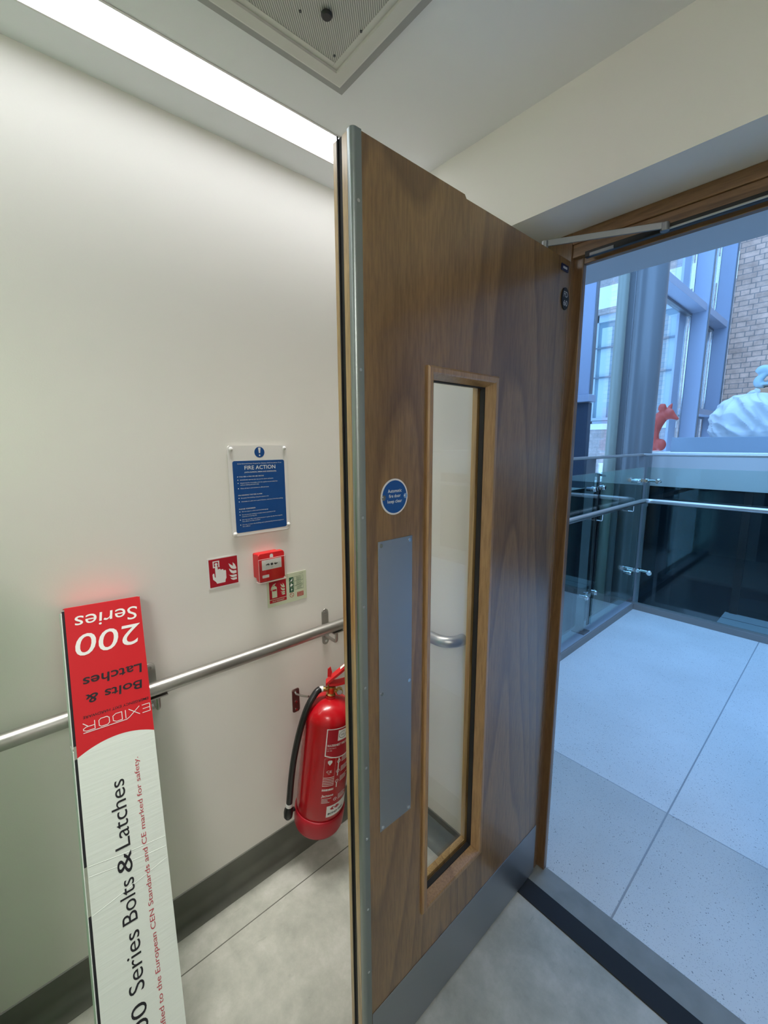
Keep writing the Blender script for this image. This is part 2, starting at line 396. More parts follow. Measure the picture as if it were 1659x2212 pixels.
# curtain wall along the left of the atrium
XG, XT = -1.80, -1.60
struct('wall_curtain_base', bx((XG-.06, 1.37, -1.5), (XG, YF+.06, 1.16)), MAT['darkglass'])
struct('wall_curtain_side', bx((XG-.06, 1.37, 1.205), (XG-.002, 3.69, 6.0)), MAT['bluepaint'])
struct('wall_sky_baffle', bx((-7.2, .8, -1.5), (-7.0, 9.49, 8.0)), MAT['brick2'])  # unseen wall added to keep low sky light off the facade
struct('trim_14', bx((XG-.06, 1.37, 1.16), (XG+.05, 8.5, 1.20)), MAT['stone'])
def fin(name, label, y, z0, z1, x0=XG, th=.03):
    t = thing(name, label, 'mullion', (x0, y, z0), group='curtain wall fins')
    obj('fin_plate', bx((x0, y, z0), (XT, y+th, z1), .003), MAT['bluepaint'], t)
    obj('edge_cap', bx((XT+.0005, y-.006, z0), (XT+.012, y+th+.006, z1), .002), MAT['column'], t)
    obj('gasket', bx((x0, y-.014, z0), (x0+.012, y-.0005, z1)), MAT['black'], t)
    obj('pressure_bar', bx((x0+.0, y-.034, z0), (x0+.014, y-.015, z1), .003), MAT['chrome'], t)
    return t
fin('window_fin', 'pale blue window fin at far left, just beside the oak door jamb', 3.73, 2.00, 6.0)
fin('window_fin', 'pale blue window fin between red fox and narrow window slit', 7.2, 1.20, 6.0)
fin('window_fin', 'pale blue window fin against the brown brick wall edge', 8.44, 1.49, 6.0)
b = bx((XG, 3.73, 1.20), (XT, 3.80, 1.93), .003)
t = thing('spandrel_box', 'dark blue spandrel panel under the far left window fin', 'panel', (XG, 3.73, 1.2))
obj('panel', b, mat('dark_blue_panel', (.035, .05, .075), .35), t)
obj('shelf', bx((XG, 3.68, 1.935), (XT+.02, 3.82, 1.995), .004), MAT['bluepaint'], t)
def transom(label, y0, y1, z0, z1, xt=XT-.012):
    t = thing('window_transom', label, 'transom', (XG, y0, z0), group='curtain wall transoms')
    obj('shelf', bx((XG-.03, y0, z0+.03), (xt, y1, z1), .003), MAT['bluepaint'], t)
    obj('glazing_bar', bx((XG-.04, y0, z0), (XG+.03, y1, z0+.029), .003), MAT['column'], t)
transom('pale blue transom shelf between column and tall window fin', 4.98, 7.155, 3.28, 3.40)
transom('pale blue transom shelf over narrow window slit by the brick wall', 7.235, 8.40, 3.28, 3.40)
transom('low slatted transom shelf in narrow slit left of white bundle', 7.235, 8.40, 1.95, 2.06)
def pane(n, y0, y1, z0, z1): struct('window_%d' % n, bx((XG-.016, y0, z0), (XG-.008, y1, z1)), MAT['glass'])
pane(1, 3.78, 7.16, 1.201, 3.279); pane(2, 3.78, 7.16, 3.401, 6.0); pane(3, 7.24, 8.40, 1.49, 6.0)
b = nb(); box(b, (XG-.05, 6.80, 1.2), (XG-.02, 7.12, 3.27), .003); box(b, (XG-.05, 6.80, 3.41), (XG-.02, 7.12, 6.0), .003)
o = obj('window_frame', b, MAT['bluepaint']); o['kind'] = 'structure'; o.name = 'trim_15'
struct('trim_16', bx((XG-.05, 7.50, 1.5), (XG-.02, 8.41, 6.0), .003), MAT['bluepaint'])
# interior brick wall at the far end, right side wall
struct('wall_brick', bx((-1.585, 8.5, 1.2), (3.2, 8.72, 6.5)), MAT['brick'])
struct('ceiling_sky_baffle', bx((.5, 2.34, 4.4), (3.2, 8.49, 4.55)), MAT['render'])  # slab added out of view to cut sky light from above right
struct('wall_atrium_right', bx((3.0, 1.36, -1.6), (3.2, 8.5, 6.0)), MAT['render'])
# column and pipe
t = thing('round_column', 'thick grey blue round steel column left of red fox', 'column', (-1.555, 4.8, -1.5))
b = nb(); lathe(b, [(0, 0), (.148, 0), (.148, 5.6), (0, 5.6)], 64, Matrix.Translation((-1.555, 4.8, -1.5))); obj('shaft', b, MAT['column'], t, True, 40)
b = nb(); lathe(b, [(.149, 2.45), (.155, 2.45), (.155, 2.97), (.149, 2.97)], 64, Matrix.Translation((-1.555, 4.8, -1.5))); obj('base_sleeve', b, MAT['column'], t, True, 40)
t = thing('drain_pipe', 'slim pale grey vertical pipe left of thick round column', 'pipe', (-1.645, 4.4, -1.5))
b = nb(); lathe(b, [(0, 0), (.047, 0), (.047, 5.6), (0, 5.6)], 40, Matrix.Translation((-1.645, 4.4, -1.5))); obj('pipe', b, MAT['pipe'], t, True, 40)
obj('back_channel', bx((-1.70, 4.465, -1.5), (-1.565, 4.50, 4.1), .004), MAT['column'], t)
b = nb(); lathe(b, [(.0475, 2.55), (.056, 2.55), (.056, 2.95), (.0475, 2.95)], 40, Matrix.Translation((-1.645, 4.4, -1.5))); obj('sleeve', b, MAT['pipe'], t, True, 40)
b = nb(); cyl(b, (-1.645, 4.36, 1.27), (-1.72, 4.28, 1.29), .011, 12); cyl(b, (-1.72, 4.28, 1.265), (-1.72, 4.28, 1.30), .02, 12); obj('valve', b, MAT['dark_grey'], t, True, 40)
# ------------------------------------------------------------------ building across the lightwell
t = thing('neighbour_building', 'pale brick building with sash window seen through the atrium glass', 'building', (-4, 9.5, -1))
YO = 9.5; WX0, WX1, WZ0, WZ1 = -4.06, -2.49, 1.98, 4.20
b = nb(); box(b, (-8, YO, -1), (WX0, YO+.3, 8)); box(b, (WX1, YO, -1), (-1.2, YO+.3, 8)); box(b, (WX0, YO, -1), (WX1, YO+.3, WZ0)); box(b, (WX0, YO, WZ1), (WX1, YO+.3, 8))
obj('wall', b, MAT['brick2'], t)
obj('lintel', bx((-5.2, YO-.02, 4.30), (-1.7, YO+.05, 4.72), .004), MAT['stone'], t)
obj('sill', bx((WX0-.08, YO-.06, 1.86), (WX1+.08, YO+.1, 1.979), .004), MAT['stone'], t)
f = obj('window_frame', nb(), MAT['sash'], t); bpy.data.objects.remove(f)
b = nb(); box(b, (WX0, YO+.08, WZ0), (WX0+.05, YO+.15, WZ1)); box(b, (WX1-.05, YO+.08, WZ0), (WX1, YO+.15, WZ1)); box(b, (-3.30, YO+.08, WZ0), (-3.22, YO+.15, WZ1))
box(b, (WX0, YO+.08, WZ0), (WX1, YO+.15, WZ0+.06)); box(b, (WX0, YO+.07, WZ0+.07), (WX1, YO+.15, WZ0+.13)); box(b, (WX0, YO+.08, WZ1-.14), (WX1, YO+.15, WZ1))
f = obj('window_frame', b, MAT['sash'], t)
b = nb()
for z in (2.93, 3.53): box(b, (WX0, YO+.075, z), (WX1, YO+.12, z+.03))
obj('glazing_bars', b, MAT['sashdark'], f)
obj('pane', bx((WX0, YO+.13, WZ0), (WX1, YO+.14, WZ1)), MAT['pane'], f)
b = nb()
for x0, x1 in ((-3.95, -3.75), (-3.6, -3.42), (-3.1, -2.9), (-2.75, -2.6)): box(b, (x0, YO+.125, WZ0+.13), (x1, YO+.129, 3.95))
obj('curtain', b, MAT['curtain'], f)
# ------------------------------------------------------------------ balustrades
def clamp(t, c, d1, d2, nrm):
    """spider fitting: a hub with two arms ending in round glass bolts"""
    b = nb(); c, d1, d2, nrm = V(c), V(d1), V(d2), V(nrm)
    cyl(b, c-nrm*.040, c+nrm*.012, .019, 20, bev=.003)
    for d in (d1, d2):
        if d.length < .001: continue
        tube(b, [c-nrm*.022, c+d*.6-nrm*.022, c+d-nrm*.022], .012, 12); cyl(b, c+d-nrm*.040, c+d+nrm*.030, .018, 20, bev=.003); cyl(b, c+d+nrm*.010, c+d+nrm*.020, .024, 20, bev=.002)
    obj('glass_clamp', b, MAT['chrome'], t, True, 40)
GX, GY = -1.36, 4.40
t = thing('glass_balustrade', 'left glass balustrade run with steel top rail beside the door frame', 'balustrade', (GX, 3.0, .057), group='walkway balustrades')
for y0, y1 in ((1.40, 3.355), (3.405, 4.355)): obj('glass_panel', bx((GX+.03, y0, .13), (GX+.042, y1, 1.37), .001, 1), MAT['bal_glass'], t)
obj('panel_gasket', bx((GX+.022, 3.362, .13), (GX+.03, 3.398, 1.36)), MAT['black'], t)
for y in (1.75, 3.38):
    p = obj('post', bx((GX-.07, y-.006, .0585), (GX-.002, y+.006, 1.47), .002), MAT['column'], t)
    obj('base_plate', bx((GX-.075, y-.06, .0576), (GX+.03, y+.05, .0660), .002), MAT['column'], p)
obj('top_rail', bx((GX-.03, 1.40, 1.4705), (GX+.012, GY-.001, 1.492), .005), MAT['steel'], t)
for z in (1.245, .385):
    clamp(t, (GX+.02, 3.38, z), (0, -.085, 0), (0, .085, 0), (1, 0, 0)); clamp(t, (GX+.02, 4.325, z), (0, -.09, 0), (0, 0, 0), (1, 0, 0))
t2 = thing('glass_balustrade', 'back glass balustrade run in front of the dark glazing', 'balustrade', (0, GY, .057), group='walkway balustrades')
obj('glass_panel', bx((GX+.06, GY-.042, .075), (1.4, GY-.030, 1.37), .001, 1), MAT['clear_bal'], t2)
obj('glass_panel', bx((1.42, GY-.042, .075), (2.95, GY-.030, 1.37), .001, 1), MAT['clear_bal'], t2)
obj('top_rail', bx((GX-.03, GY, 1.4705), (2.98, GY+.035, 1.492), .005), MAT['steel'], t2)
p = obj('corner_post', bx((GX-.03, GY+.001, .0585), (GX+.02, GY+.035, 1.47), .002), MAT['column'], t2)
obj('post', bx((1.40, GY+.001, .0585), (1.414, GY+.035, 1.47), .002), MAT['column'], t2)
for z in (1.245, .385): clamp(t2, (GX+.055, GY-.022, z), (.10, 0, 0), (0, 0, 0), (0, -1, 0))
t = thing('walkway_handrail', 'round steel handrail turning the corner inside the glass balustrade', 'handrail', (-1.275, 4.30, 1.07))
b = nb(); tube(b, fillet([(-1.275, 1.45, 1.07), (-1.275, 4.30, 1.07), (2.9, 4.30, 1.07)], .07, 12), .021, 20); obj('rail', b, MAT['steel'], t, True, 40)
for y in (1.75, 3.36, 4.02):
    b = nb(); tube(b, fillet([(-1.275, y, 1.05), (-1.275, y, 1.0), (-1.316, y, 1.0)], .012, 5), .005, 10); obj('bracket', b, MAT['chrome'], t, True, 40)
# ------------------------------------------------------------------ sculptures on the ledge
t = thing('display_plinth', 'long low grey plinth on the pale ledge under white bundle', 'plinth', (-.2, 5.8, 1.49))
obj('plinth_body', bx((-1.405, 5.4, 1.4905), (.9, 6.3, 1.643), .004), MAT['plinth'], t); 
I3 = Matrix.Identity(3)
def E(c, r, rot=(0, 0, 0)):
    from mathutils import Euler
    return ('e', V(c), r, Euler([math.radians(a) for a in rot]))
fy = 5.42
o = blob('fox_sculpture', [
    E((-1.63, fy+.02, 1.60), (.10, .11, .11)), E((-1.505, fy-.03, 1.565), (.058, .06, .066)), 
    ('t', spline([(-1.64, fy+.02, 1.60), (-1.625, fy+.01, 1.70), (-1.58, fy, 1.79), (-1.515, fy, 1.885)], 6), [.105-.0024*i for i in range(19)]),
    E((-1.480, fy, 1.900), (.078, .066, .064), (0, 18, 0)),
    ('t', [V((-1.46, fy, 1.90)), V((-1.42, fy, 1.87)), V((-1.385, fy, 1.848)), V((-1.362, fy, 1.836))], [.056, .036, .020, .010]),
    ('t', [V((-1.515, fy-.04, 1.935)), V((-1.513, fy-.045, 1.975)), V((-1.512, fy-.047, 2.005))], [.040, .038, .024]),
    ('t', [V((-1.475, fy+.045, 1.94)), V((-1.462, fy+.05, 1.985)), V((-1.45, fy+.052, 2.012))], [.028, .018, .006]),
    ('t', [V((-1.575, fy-.03, 1.76)), V((-1.56, fy-.04, 1.66)), V((-1.555, fy-.04, 1.5))], [.045, .035, .035]),
], MAT['fox'], .0075, None, 180, 2)
o.data.transform(Matrix.Translation((0, 0, -min(v.co.z for v in o.data.vertices)+1.4905)))
tag(o, 'red fox sculpture sitting upright on the ledge by the column', 'sculpture')
# white cloth bundle tied at the top
def bundle():
    b = nb(); n, k = 150, 90; c = V((-.83, 5.82, 1.6435)); rx, ry, rz = .335, .28, .445; rings = []
    for j in range(k+1):
        v = j/k; row = []
        for i in range(n):
            a = 2*math.pi*i/n
            zz = v; prof = (1-max(0, (zz-.12)/.88)**3.0)**.5*(1 if zz > .12 else .93+.07*zz/.12)
            if v > .985: prof = max(prof, .06)
            p = V((math.cos(a)*rx*prof, math.sin(a)*ry*prof, zz*rz))
            q = p*5
            fold = abs(math.sin(a*6.5+2.2*noise.noise(q*.7)+zz*2.0))**.6*.5+.5*abs(noise.noise(V((a*2.2, zz*2.2, 1.7))*1.3))
            ridge = 1-abs(noise.noise(V((p.x*6+p.z*5, p.y*6, p.z*3-p.x*2))))*2
            d = -.055*fold*min(1, prof*1.2)+.035*ridge
            p += V((math.cos(a), math.sin(a), .25))*d*(.3+.7*min(1, zz*4))
            p.z = max(p.z, 0); row.append(b.verts.new(p+c))
        rings.append(row)
    for A, B in zip(rings, rings[1:]):
        for i in range(n): b.faces.new((A[i], A[(i+1) % n], B[(i+1) % n], B[i]))
    b.faces.new(rings[0][::-1]); b.faces.new(rings[-1]); return b
t = thing('cloth_bundle', 'white crumpled bundle sculpture tied at the top on grey plinth', 'sculpture', (-.83, 5.82, 1.6435))
obj('bundle', bundle(), MAT['bag'], t, True, 55)
kn = blob('knot', [E((-.83, 5.80, 2.095), (.035, .03, .022)), E((-.80, 5.80, 2.10), (.025, .02, .028), (0, 30, 0)), E((-.86, 5.80, 2.085), (.03, .02, .014), (0, -20, 0)), E((-.81, 5.79, 2.12), (.016, .014, .014))], MAT['bag'], .005, t)
t = thing('tall_plinth', 'tan wooden plinth under pale blue curled sculpture', 'plinth', (-.5, 6.65, 1.49))
obj('plinth_body', bx((-.945, 6.4, 1.4905), (.1, 7.0, 2.185), .004), MAT['tan'], t)
sy = 6.55
o = blob('curled_sculpture', [
    ('t', spline([(-.80, sy, 2.325), (-.84, sy, 2.372), (-.89, sy, 2.378), (-.93, sy, 2.345)], 5), [.030, .036, .042, .046, .048, .049, .050, .050, .049, .048, .047, .045, .042, .038, .034, .028]),
    ('t', spline([(-.845, sy, 2.345), (-.875, sy, 2.305), (-.905, sy, 2.265), (-.895, sy, 2.215), (-.84, sy, 2.195)], 5), [.034]*6+[.036, .038, .040, .042, .044, .046, .047, .047, .046, .045, .044, .043, .042, .041, .040]),
    E((-.715, sy, 2.265), (.115, .11, .075), (0, -12, 0)), E((-.63, sy, 2.285), (.10, .10, .085)), E((-.76, sy, 2.205), (.12, .11, .028)),
], MAT['swan'], .008, None, 180, 1)
o.data.transform(Matrix.Translation((0, 0, -min(v.co.z for v in o.data.vertices)+2.1855)))
tag(o, 'pale blue curled animal sculpture on tan plinth by brick wall', 'sculpture')
# ------------------------------------------------------------------ ceiling fittings
t = thing('linear_light', 'long glowing linear light strip recessed along the corridor ceiling', 'light', (-1.18, .2, ZC))
ld = bpy.data.lights.new('strip_beam', 'AREA'); ld.shape = 'RECTANGLE'; ld.size = LX1-LX0-.006; ld.size_y = YB-YK-.08; ld.energy = BEAM; ld.spread = math.radians(SPREAD); ld.color = (1.0, .97, .90)
lo = bpy.data.objects.new('strip_beam', ld); C.objects.link(lo); lo.parent = t; lo.location = ((LX0+LX1)/2+1.18, (YB-.03+YK+.02)/2-.2, .0045)
obj('diffuser', bx((LX0, YK+.02, ZC+.006), (LX1, YB-.03, ZC+.05)), MAT['light'], t)
b = nb(); box(b, (LX0-.0055, YK+.01, ZC-.002), (LX0-.0005, YB-.02, ZC+.058)); box(b, (LX1+.0005, YK+.01, ZC-.002), (LX1+.0055, YB-.02, ZC+.058))
obj('trim', b, MAT['alu'], t)
for x_, lb in ((.98, 'added unseen fill light panel on the ceiling behind the viewer'),):
    t = thing('added_fill_panel', lb, 'light', (x_, -.95, ZC))  # unseen lamp added to fill the door, carton and lower walls
    obj('diffuser', bx((x_-.29, -1.24, ZC-.010), (x_+.29, -.66, ZC-.001)), MAT['panel'], t)
    b = nb(); 
    for q in ((x_-.31, -1.26, x_+.31, -1.2405), (x_-.31, -.6595, x_+.31, -.64), (x_-.31, -1.240, x_-.2905, -.660), (x_+.2905, -1.240, x_+.31, -.660)): box(b, (q[0], q[1], ZC-.014), (q[2], q[3], ZC-.0005))
    obj('frame', b, MAT['alu'], t)
t = thing('ceiling_cassette', 'square white ceiling air unit with perforated grille and black sensor', 'air conditioner', (-.68, .43, ZC))
x0, x1, y0, y1 = -.987, -.377, .125, .735
b = nb()
def ring(lv): return [[b.verts.new((x, y, z)) for x, y in ((x0+d, y0+d), (x1-d, y0+d), (x1-d, y1-d), (x0+d, y1-d))] for d, z in lv]
R = ring([(.0205, ZC-.0105), (.022, ZC-.016), (.026, ZC-.017), (.052, ZC-.017), (.053, ZC-.012), (.056, ZC-.012)])
for A, B in zip(R, R[1:]):
    for i in range(4): b.faces.new((A[i], A[(i+1) % 4], B[(i+1) % 4], B[i]))
obj('frame', b, MAT['cass'], t)
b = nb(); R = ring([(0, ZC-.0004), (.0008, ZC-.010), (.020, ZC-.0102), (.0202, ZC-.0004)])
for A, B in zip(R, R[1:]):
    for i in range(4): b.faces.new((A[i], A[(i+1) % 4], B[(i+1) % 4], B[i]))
obj('shadow_gap_ring', b, mat('shadow_gap_grey', (.36, .36, .36), .7), t, label='grey ring painted as the shadow gap round the frame')  # flat ring whose grey stands in for a shadow gap
m = mat('perforated_grille', (.6, .6, .58), .5)
v = coords(m); wv = N(m, 'ShaderNodeTexWave', wave_type='BANDS', bands_direction='DIAGONAL'); wv.inputs['Scale'].default_value = 100; L(m, v, wv.inputs['Vector'])
base(m, ramp(m, wv.outputs['Fac'], [(.25, (.26, .26, .25)), (.6, (.58, .57, .54))])); bump(m, wv.outputs['Fac'], .4, .002)
obj('grille', bx((x0+.0565, y0+.0565, ZC-.0118), (x1-.0565, y1-.0565, ZC-.004)), m, t)
obj('grille_border', (lambda bb: (box(bb, (x0+.057, y1-.068, ZC-.0128), (x1-.057, y1-.057, ZC-.0119)), box(bb, (x0+.057, y0+.057, ZC-.0128), (x0+.068, y1-.0685, ZC-.0119)), bb)[2])(nb()), MAT['cass'], t)
b = nb(); cyl(b, (-.836, .588, ZC-.020), (-.836, .588, ZC-.0119), .012, 28, bev=.003); obj('sensor', b, MAT['blackg'], t, True, 40)
for x, y in ((-.868, .545), (-.82, .665), (-.905, .655)):
    b = nb(); cyl(b, (x, y, ZC-.0135), (x, y, ZC-.0119), .0028, 12); obj('screw', b, MAT['dark_grey'], t, True, 40)
# ------------------------------------------------------------------ door leaf
DX0, DX1, DY0, DY1 = -.698, -.642, .498, 1.306
t = door = thing('door_1', 'oak veneered fire door standing open with narrow vision panel', 'door', (-.67, 1.306, 0), kind='structure')
VY0, VY1, VZ0, VZ1 = .706, .938, .372, 1.748
def leaf():
    b = nb(); out = [(DY0+.012, .006), (DY1, .006), (DY1, 2.126), (.812, 2.126), (.806, 2.133), (DY0+.012, 2.133)]
    hole = [(VY0, VZ0), (VY0, VZ1), (VY1, VZ1), (VY1, VZ0)]
    for x in (DX0, DX1):
        o = [b.verts.new((x, y, z)) for y, z in out]; h = [b.verts.new((x, y, z)) for y, z in hole]
        es = [b.edges.new((o[i], o[(i+1) % len(o)])) for i in range(len(o))]+[b.edges.new((h[i], h[(i+1) % 4])) for i in range(4)]
        bmesh.ops.triangle_fill(b, use_beauty=True, edges=es)
        if x == DX0: O, H = o, h
    for A, B in ((O, o), (H, h)):
        n = len(A)
        for i in range(n): b.faces.new((A[i], A[(i+1) % n], B[(i+1) % n], B[i]))
    return b
obj('leaf', leaf(), MAT['oak'], t)
# latch edge: lipping strips, black smoke seal, wrapped galvanised guard
obj('edge_lipping', (lambda bb: (box(bb, (DX0, DY0, .006), (-.6875, DY0+.0119, 2.131)), box(bb, (-.6715, DY0, .006), (-.6565, DY0+.0119, 2.131)), bb)[2])(nb()), MAT['lip'], t)
obj('smoke_seal', (lambda bb: (box(bb, (-.687, DY0+.0006, .006), (-.672, DY0+.0119, 2.131)), box(bb, (-.684, DY0-.002, .006), (-.682, DY0+.0005, 2.135)), bb)[2])(nb()), MAT['black'], t, label='black smoke seal')
b = nb(); pr = [(-.656, DY0), (-.6485, DY0-.0012)]+[(-.6485+.0085*math.sin(math.pi/2*k/6), DY0+.0073-.0085*math.cos(math.pi/2*k/6)) for k in range(1, 7)]+[(-.640, .517), (-.6418, .517), (-.6418, DY0+.0118), (-.656, DY0+.0118)]
prism(b, pr, .006, 2.134); eg = obj('edge_guard', b, MAT['galv'], t, True, 30, label='grey metal guard strip wrapped round the door edge')
for z in (.35, .53, .72, .90, 1.09, 1.27, 1.455, 1.735, 2.02):
    b = nb(); cyl(b, (-.6399, .5085, z), (-.6392, .5085, z), .0032, 14); obj('screw', b, MAT['chrome'], eg, True, 30)
# vision panel bead, seal and glass
def bead(prof, name, mt, mk):
    b = nb(); R = []
    for d, x in prof:
        R.append([b.verts.new((x, y, z)) for y, z in ((VY0-d, VZ0-d), (VY0-d, VZ1+d), (VY1+d, VZ1+d), (VY1+d, VZ0-d))])
    n = len(R)
    for a in range(n):
        A, B = R[a], R[(a+1) % n]
        for i in range(4): b.faces.new((A[i], A[(i+1) % 4], B[(i+1) % 4], B[i]))
    return obj(name, b, mt, mk)
bead([(.016, -.6419), (.016, -.637), (.012, -.634), (.003, -.634), (-.0005, -.636), (-.010, -.659), (-.0001, -.6592), (-.0001, -.6419)], 'glazing_bead', MAT['bead'], t)
bead([(.016, -.6981), (.016, -.704), (.003, -.707), (-.0005, -.705), (-.010, -.683), (-.0001, -.6828), (-.0001, -.6981)], 'glazing_bead', MAT['lip'], t)
bead([(-.0002, -.6594), (-.0125, -.6594), (-.0125, -.6725), (-.0002, -.6725)], 'glazing_seal', MAT['black'], t)
obj('vision_glass', bx((-.676, VY0+.0005, VZ0+.0005), (-.673, VY1-.0005, VZ1-.0005)), MAT['glass'], t)
# push plate, kick plate
pp = obj('push_plate', bx((-.6418, .548, .708), (-.6402, .648, 1.399), .0004, 1), MAT['plate'], t, label='satin steel push plate')
for y in (.556, .640):
    for z in (.717, 1.055, 1.390):
        b = nb(); cyl(b, (-.6402, y, z), (-.6394, y, z), .0042, 16); s_ = obj('screw', b, MAT['chrome'], pp, True, 30)
obj('kick_plate', bx((-.6418, .519, .008), (-.6402, 1.304, .208), .0004, 1), MAT['plate'], t, label='satin steel kick plate')
# round door sign
M = wallM(-.6418, .595, 1.489)
sg = thing('door_disc_sign', 'round blue automatic fire door sign above the push plate', 'sign', M)
b = nb(); prism(b, circ(0, 0, .038, 56), 0, .0012); obj('rim', b, MAT['alu'], sg, False, label='silver rim')
b = nb(); prism(b, circ(0, 0, .0345, 56), .0012, .0016); obj('face', b, MAT['blue'], sg, False, label='blue face')
for s_, y in (('Automatic', .0095), ('fire door', -.0012), ('keep clear', -.0125)): obj('lettering', text_mesh(s_, .0072, {'Automatic': .039, 'fire door': .033, 'keep clear': .041}[s_], 'CENTER', .004, 0, 0, y, .0017), MAT['white'], sg, False)
for x in (-.031, .031):
    b = nb(); prism(b, circ(x, 0, .0055, 24), .0014, .0020); prism(b, circ(x, 0, .0032, 20), .0020, .0028); sc_ = obj('screw', b, MAT['chrome'], sg, False)
# fd60 disc and small hinge side label
M = wallM(-.6418, 1.283, 2.018)
sg = thing('fire_rating_disc', 'small black oval FD 60 disc near the door hinge edge', 'sign', M)
b = nb(); prism(b, [(x*.8, y*1.15) for x, y in circ(0, 0, .027, 40)], 0, .003, bev=.001); obj('disc', b, MAT['black'], sg, False)
for s_, y in (('FD', .004), ('60', -.020)): obj('lettering', text_mesh(s_, .016, .024, 'CENTER', .01, 0, 0, y, .0032), MAT['grey'], sg, False)
M = wallM(-.6418, 1.272, 2.100)
sg = thing('door_label', 'tiny dark rectangular label at the top hinge corner of the door', 'label', M)
b = nb(); prism(b, rrect(-.022, -.009, .022, .009, .003), 0, .002); obj('plate', b, mat('dark_blue_label', (.01, .014, .05), .4), sg, False)
b = nb(); box(b, (-.012, -.003, .0020), (.012, .003, .0023)); obj('print', b, MAT['grey'], sg, False)
# closer arm and track
t = thing('door_closer', 'grey closer arm linking the door top to the black head track', 'door closer', (-.40, 1.31, 2.13))
b = nb(); box(b, (-.60, 1.303, 2.123), (.13, 1.3185, 2.1395), .002); obj('track', b, MAT['blackg'], t)
obj('slide_rail', bx((-.41, 1.2995, 2.124), (.12, 1.3029, 2.129), .001), MAT['steel'], t)
b = nb(); p, q = V((-.652, 1.172, 2.140)), V((-.398, 1.292, 2.1335)); M_, Ln = axisM(p, q)
box(b, (-.0025, -.008, 0), (.0025, .008, Ln), .001, 1, M_); obj('arm', b, MAT['darksteel'], t)
b = nb(); cyl(b, (-.398, 1.295, 2.120), (-.398, 1.295, 2.140), .010, 20, bev=.001); obj('slider', b, MAT['darksteel'], t, True, 30)
obj('end_bracket', bx((-.585, 1.299, 2.122), (-.52, 1.3029, 2.131), .001), MAT['darksteel'], t)
b = nb(); cyl(b, (-.652, 1.172, 2.127), (-.652, 1.172, 2.146), .009, 20, bev=.001); obj('pivot', b, MAT['darksteel'], t, True, 30)
# ------------------------------------------------------------------ handrail on the wall
t = thing('corridor_handrail', 'round brushed steel handrail along the white corridor wall', 'handrail', (-1.27, .3, .907))
b = nb(); HZ = .907
tube(b, fillet([(-1.27, -.165, HZ), (-1.27, YB-.075, HZ), (-.872, YB-.075, HZ), (-.872, YB-.004, HZ)], .062, 12), .0205, 24); obj('rail', b, MAT['steel'], t, True, 40)
for y in (.245, .872):
    M = wallM(XW, y, HZ-.03)
    b = nb(); prism(b, rrect(-.015, -.075, .015, .075, .0149, 8), .0005, .0045, M, .001, 1); br = obj('bracket', b, MAT['steel'], t, True, 30)
    b = nb(); tube(b, fillet([(XW+.004, y, HZ-.068), (XW+.08, y, HZ-.068), (XW+.08, y, HZ-.019)], .014, 6), .0062, 12); obj('bracket_arm', b, MAT['steel'], br, True, 40)
    obj('saddle', bx((XW+.062, y-.024, HZ-.0235), (XW+.098, y+.024, HZ-.0195), .001), MAT['steel'], br)
    for dz in (-.060, .060):
        b = nb(); prism(b, circ(0, dz, .005, 16), .0046, .0062, M); obj('screw', b, MAT['chrome'], br, True, 30)
t = thing('green_bounce_block', 'added unseen green cabinet against the left wall behind the viewer', 'reflector', (-1.05, -.5, 0))  # unseen block added to bounce green light onto the lower wall
obj('bounce_block', bx((XW+.065, -.80, .005), (-.80, -.20, 1.45), .004), MAT['greenbounce'], t)
obj('door', bx((-.799, -.79, .06), (-.782, -.21, 1.43), .003), MAT['greenbounce'], t)  # front slab of the added bounce block
# ------------------------------------------------------------------ signs on the wall
def flames(b, x, y, w_, h, M=None):
    z = .0004
    S1 = [(0.10, 0.98), (.42, .86), (.62, .78), (.60, 1.0), (.86, .86), (1.0, .66), (.98, .60), (.70, .60), (.42, .66), (.22, .80)]
    S2 = [(.12, .68), (.34, .60), (.56, .52), (.98, .52), (1.0, .42), (.98, .36), (.62, .34), (.34, .42), (.18, .56)]
    S3 = [(0, .36), (.18, .30), (.42, .28), (.98, .28), (1.0, .20), (.98, .16), (.52, .14), (.30, .20), (.10, .32)]
    S4 = [(.22, .14), (.42, .10), (.98, .12), (1.0, 0), (.60, -.02), (.36, .04)]
    for P in (S1, S2, S3, S4): poly(b, [(x+px*w_, y+py*h) for px, py in P], z, M)
# fire action notice
M = wallM(XW+.004, .6263, 1.4455)
sg = thing('fire_action_notice', 'white and blue fire action notice above the red call point', 'sign', M)
b = nb(); prism(b, rrect(-.105, -.1485, .105, .1485, .008), 0, .0035, None, .0008, 1); obj('board', b, MAT['whitesoft'], sg, False)
b = nb(); prism(b, rrect(-.0915, -.1375, .0925, .0995, .007), .0036, .0039); obj('text_panel', b, MAT['blue'], sg, False)
b = nb(); prism(b, circ(.003, .1265, .0178, 48), .0036, .0039); obj('warning_disc', b, MAT['blue'], sg, False)
b = nb(); z = .0042
poly(b, [(-.0015, .1405), (.0003, .1418), (.0057, .1418), (.0075, .1405), (.0050, .1235), (.0010, .1235)], z); poly(b, circ(.003, .1163, .0026, 20), z); obj('exclamation_mark', b, MAT['white'], sg, False); b = nb()
def T(s, h, x, y, width=None, al='LEFT', bold=0): add(b, text_mesh(s, h, width, al, bold, 0, x, y, z-.0002))
T('Great Ormond Street Hospital for Children NHS Foundation Trust', .0036, .003, .0885, .157, 'CENTER')
obj('lettering', b, MAT['white'], sg, False); b = nb()
T('FIRE ACTION', .0133, .003, .0705, .110, 'CENTER', .004)
obj('lettering', b, MAT['white'], sg, False); b = nb()
T('(NON-CLINICAL AREAS AND RESIDENCES)', .0040, .004, .0600, .113, 'CENTER', .01)
